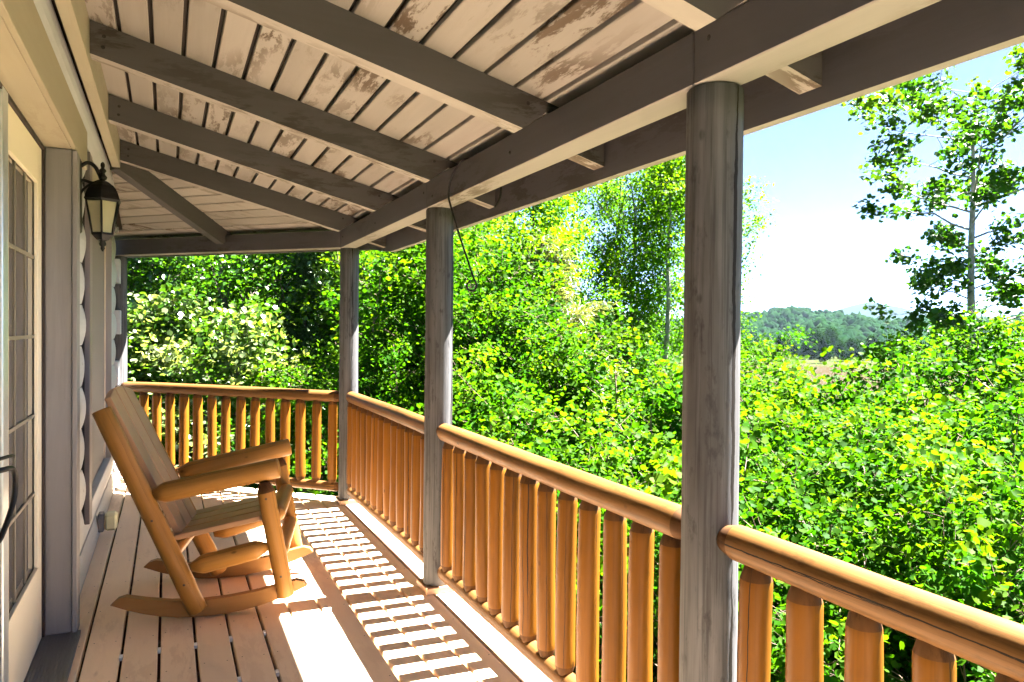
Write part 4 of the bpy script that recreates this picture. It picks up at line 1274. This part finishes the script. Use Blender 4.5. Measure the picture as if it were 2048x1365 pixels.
def ridge(name, mat, dist, u0, u1, prof, thick, kind='structure', nu=160, nv=14, rough=1.0, sd=3):
    """a hill range: crest line given as photo column -> row, swept down towards the valley"""
    rg = np.random.default_rng(sd)
    us = np.linspace(u0, u1, nu)
    cu = [p[0] for p in prof]; cv = [p[1] for p in prof]
    V, Fc = [], []
    ph = rg.uniform(0, 6.28, 8)
    for i, u in enumerate(us):
        vtop = np.interp(u, cu, cv)
        for j in range(nv):
            t = j / (nv - 1)
            d = dist - thick * t
            zt_ = spot(u, vtop, dist).z
            p = spot(u, 668, d)
            z = -18 + (zt_ + 18) * (1 - t) ** 1.25
            z += rough * (1 - t) * t * 40 * (math.sin(u * .021 + ph[0] + t * 5) + .6 * math.sin(u * .053 + ph[1] - t * 7))
            V.append((p.x, p.y, z))
        p = spot(u, 668, dist + thick)
        V.append((p.x, p.y, -18))
    nn = nv + 1
    for i in range(nu - 1):
        for j in range(nv - 1):
            Fc.append((i * nn + j, i * nn + j + 1, (i + 1) * nn + j + 1, (i + 1) * nn + j))
        Fc.append((i * nn, (i + 1) * nn, (i + 1) * nn + nv, i * nn + nv))
    o = put(name, mesh(name, V, Fc, mat, True))
    tag(o, kind=kind)
    return np.array(V).reshape(nu, nn, 3)


mt, nt, bs = new_mat('wooded_hill')
vec, oc, _ = obj_coords(nt, (1, 1, 1), False)
a = noise_(nt, vec, 0.06, 5, 0.7); b_ = noise_(nt, vec, 0.006, 3, 0.6)
c = mix_(nt, a, (0.005, 0.014, 0.007), (0.012, 0.026, 0.010))
c = mix_(nt, math_(nt, 'MULTIPLY', ramp_(nt, b_, [(0.4, 0.0), (0.65, 1.0)]), .5), c, (0.015, 0.028, 0.010))
nt.links.new(c, bs.inputs['Base Color']); bs.inputs['Roughness'].default_value = 1.0; bs.inputs['Specular IOR Level'].default_value = 0.0
HG = ridge('hills', mt, 1250, -800, 2900, [(-800, 569), (600, 609), (1200, 637), (1380, 649), (1490, 641), (1540, 633), (1600, 628), (1640, 627), (1690, 636), (1740, 649), (1790, 661), (1850, 649), (1900, 643), (1980, 649), (2100, 631), (2900, 609)], 640)
mt2, nt, bs = new_mat('far_mountain')
bs.inputs['Base Color'].default_value = (0.004, 0.008, 0.008, 1); bs.inputs['Roughness'].default_value = 1.0; bs.inputs['Specular IOR Level'].default_value = 0.0
ridge('mountain', mt2, 5000, -800, 2900, [(-800, 600), (1300, 640), (1560, 650), (1640, 632), (1700, 612), (1735, 604), (1785, 612), (1850, 626), (1930, 628), (2050, 640), (2900, 610)], 1500, rough=1.5, sd=9)
# tree cover of the near hill, one mass
pts = []
for k in range(5200):
    i = rng.uniform(85, 145) if k % 5 else rng.uniform(0, 159); j = rng.uniform(0, 12.9) ** 1.0
    i0, j0 = int(i), int(j)
    if i0 > 158 or j0 > 12: continue
    pts.append(HG[i0, j0] * (1 - (i - i0)) * (1 - (j - j0)) + HG[i0 + 1, j0] * (i - i0) * (1 - (j - j0)) + HG[i0, j0 + 1] * (1 - (i - i0)) * (j - j0) + HG[i0 + 1, j0 + 1] * (i - i0) * (j - j0))
pts = np.array(pts)
bmi = bmesh.new(); bmesh.ops.create_icosphere(bmi, subdivisions=2, radius=1.0)
TV = np.array([vv.co[:] for vv in bmi.verts]); TF = np.array([[q.index for q in ff.verts] for ff in bmi.faces]); bmi.free()
nb_ = len(pts)
rad_ = rng.uniform(4.5, 8.5, nb_)
lump = 1 + 0.22 * rng.normal(0, 1, (nb_, len(TV), 1))
VV = TV[None] * lump * rad_[:, None, None] * np.array([1, 1, 1.15]) + (pts + np.stack([np.zeros(nb_), np.zeros(nb_), rad_ * .5], 1))[:, None, :]
FF = (TF[None] + (np.arange(nb_) * len(TV))[:, None, None]).reshape(-1, 3)
hw = bpy.data.meshes.new('hill_forest')
hw.vertices.add(nb_ * len(TV)); hw.vertices.foreach_set('co', VV.reshape(-1).astype(np.float32))
hw.loops.add(FF.size); hw.loops.foreach_set('vertex_index', FF.reshape(-1).astype(np.int32))
hw.polygons.add(len(FF)); hw.polygons.foreach_set('loop_start', np.arange(0, FF.size, 3, dtype=np.int32)); hw.polygons.foreach_set('loop_total', np.full(len(FF), 3, dtype=np.int32))
hw.polygons.foreach_set('use_smooth', np.ones(len(FF), dtype=bool))
at = hw.attributes.new('young', 'FLOAT', 'FACE'); at.data.foreach_set('value', np.repeat(np.clip(rng.normal(.2, .3, nb_), 0, 1), len(TF)).astype(np.float32))
hw.materials.append(LM['far']); hw.update(calc_edges=True)
tag(put('hill_forest', hw), 'hazy forest covering the distant hill', 'forest', kind='stuff')

# ------------------------------------------------------------------ haze
hm = bpy.data.materials.new('haze'); hm.use_nodes = True
nt = hm.node_tree; nt.nodes.clear()
out = nt.nodes.new('ShaderNodeOutputMaterial'); pv = nt.nodes.new('ShaderNodeVolumePrincipled')
pv.inputs['Color'].default_value = (0.55, 0.78, 1.0, 1)
pv.inputs['Density'].default_value = 0.000022
pv.inputs['Anisotropy'].default_value = 0.2
nt.links.new(pv.outputs[0], out.inputs['Volume'])
hb = put('haze', box_me('haze', -14000, 14000, -14000, 14000, -40, 235, hm))
tag(hb, kind='stuff')
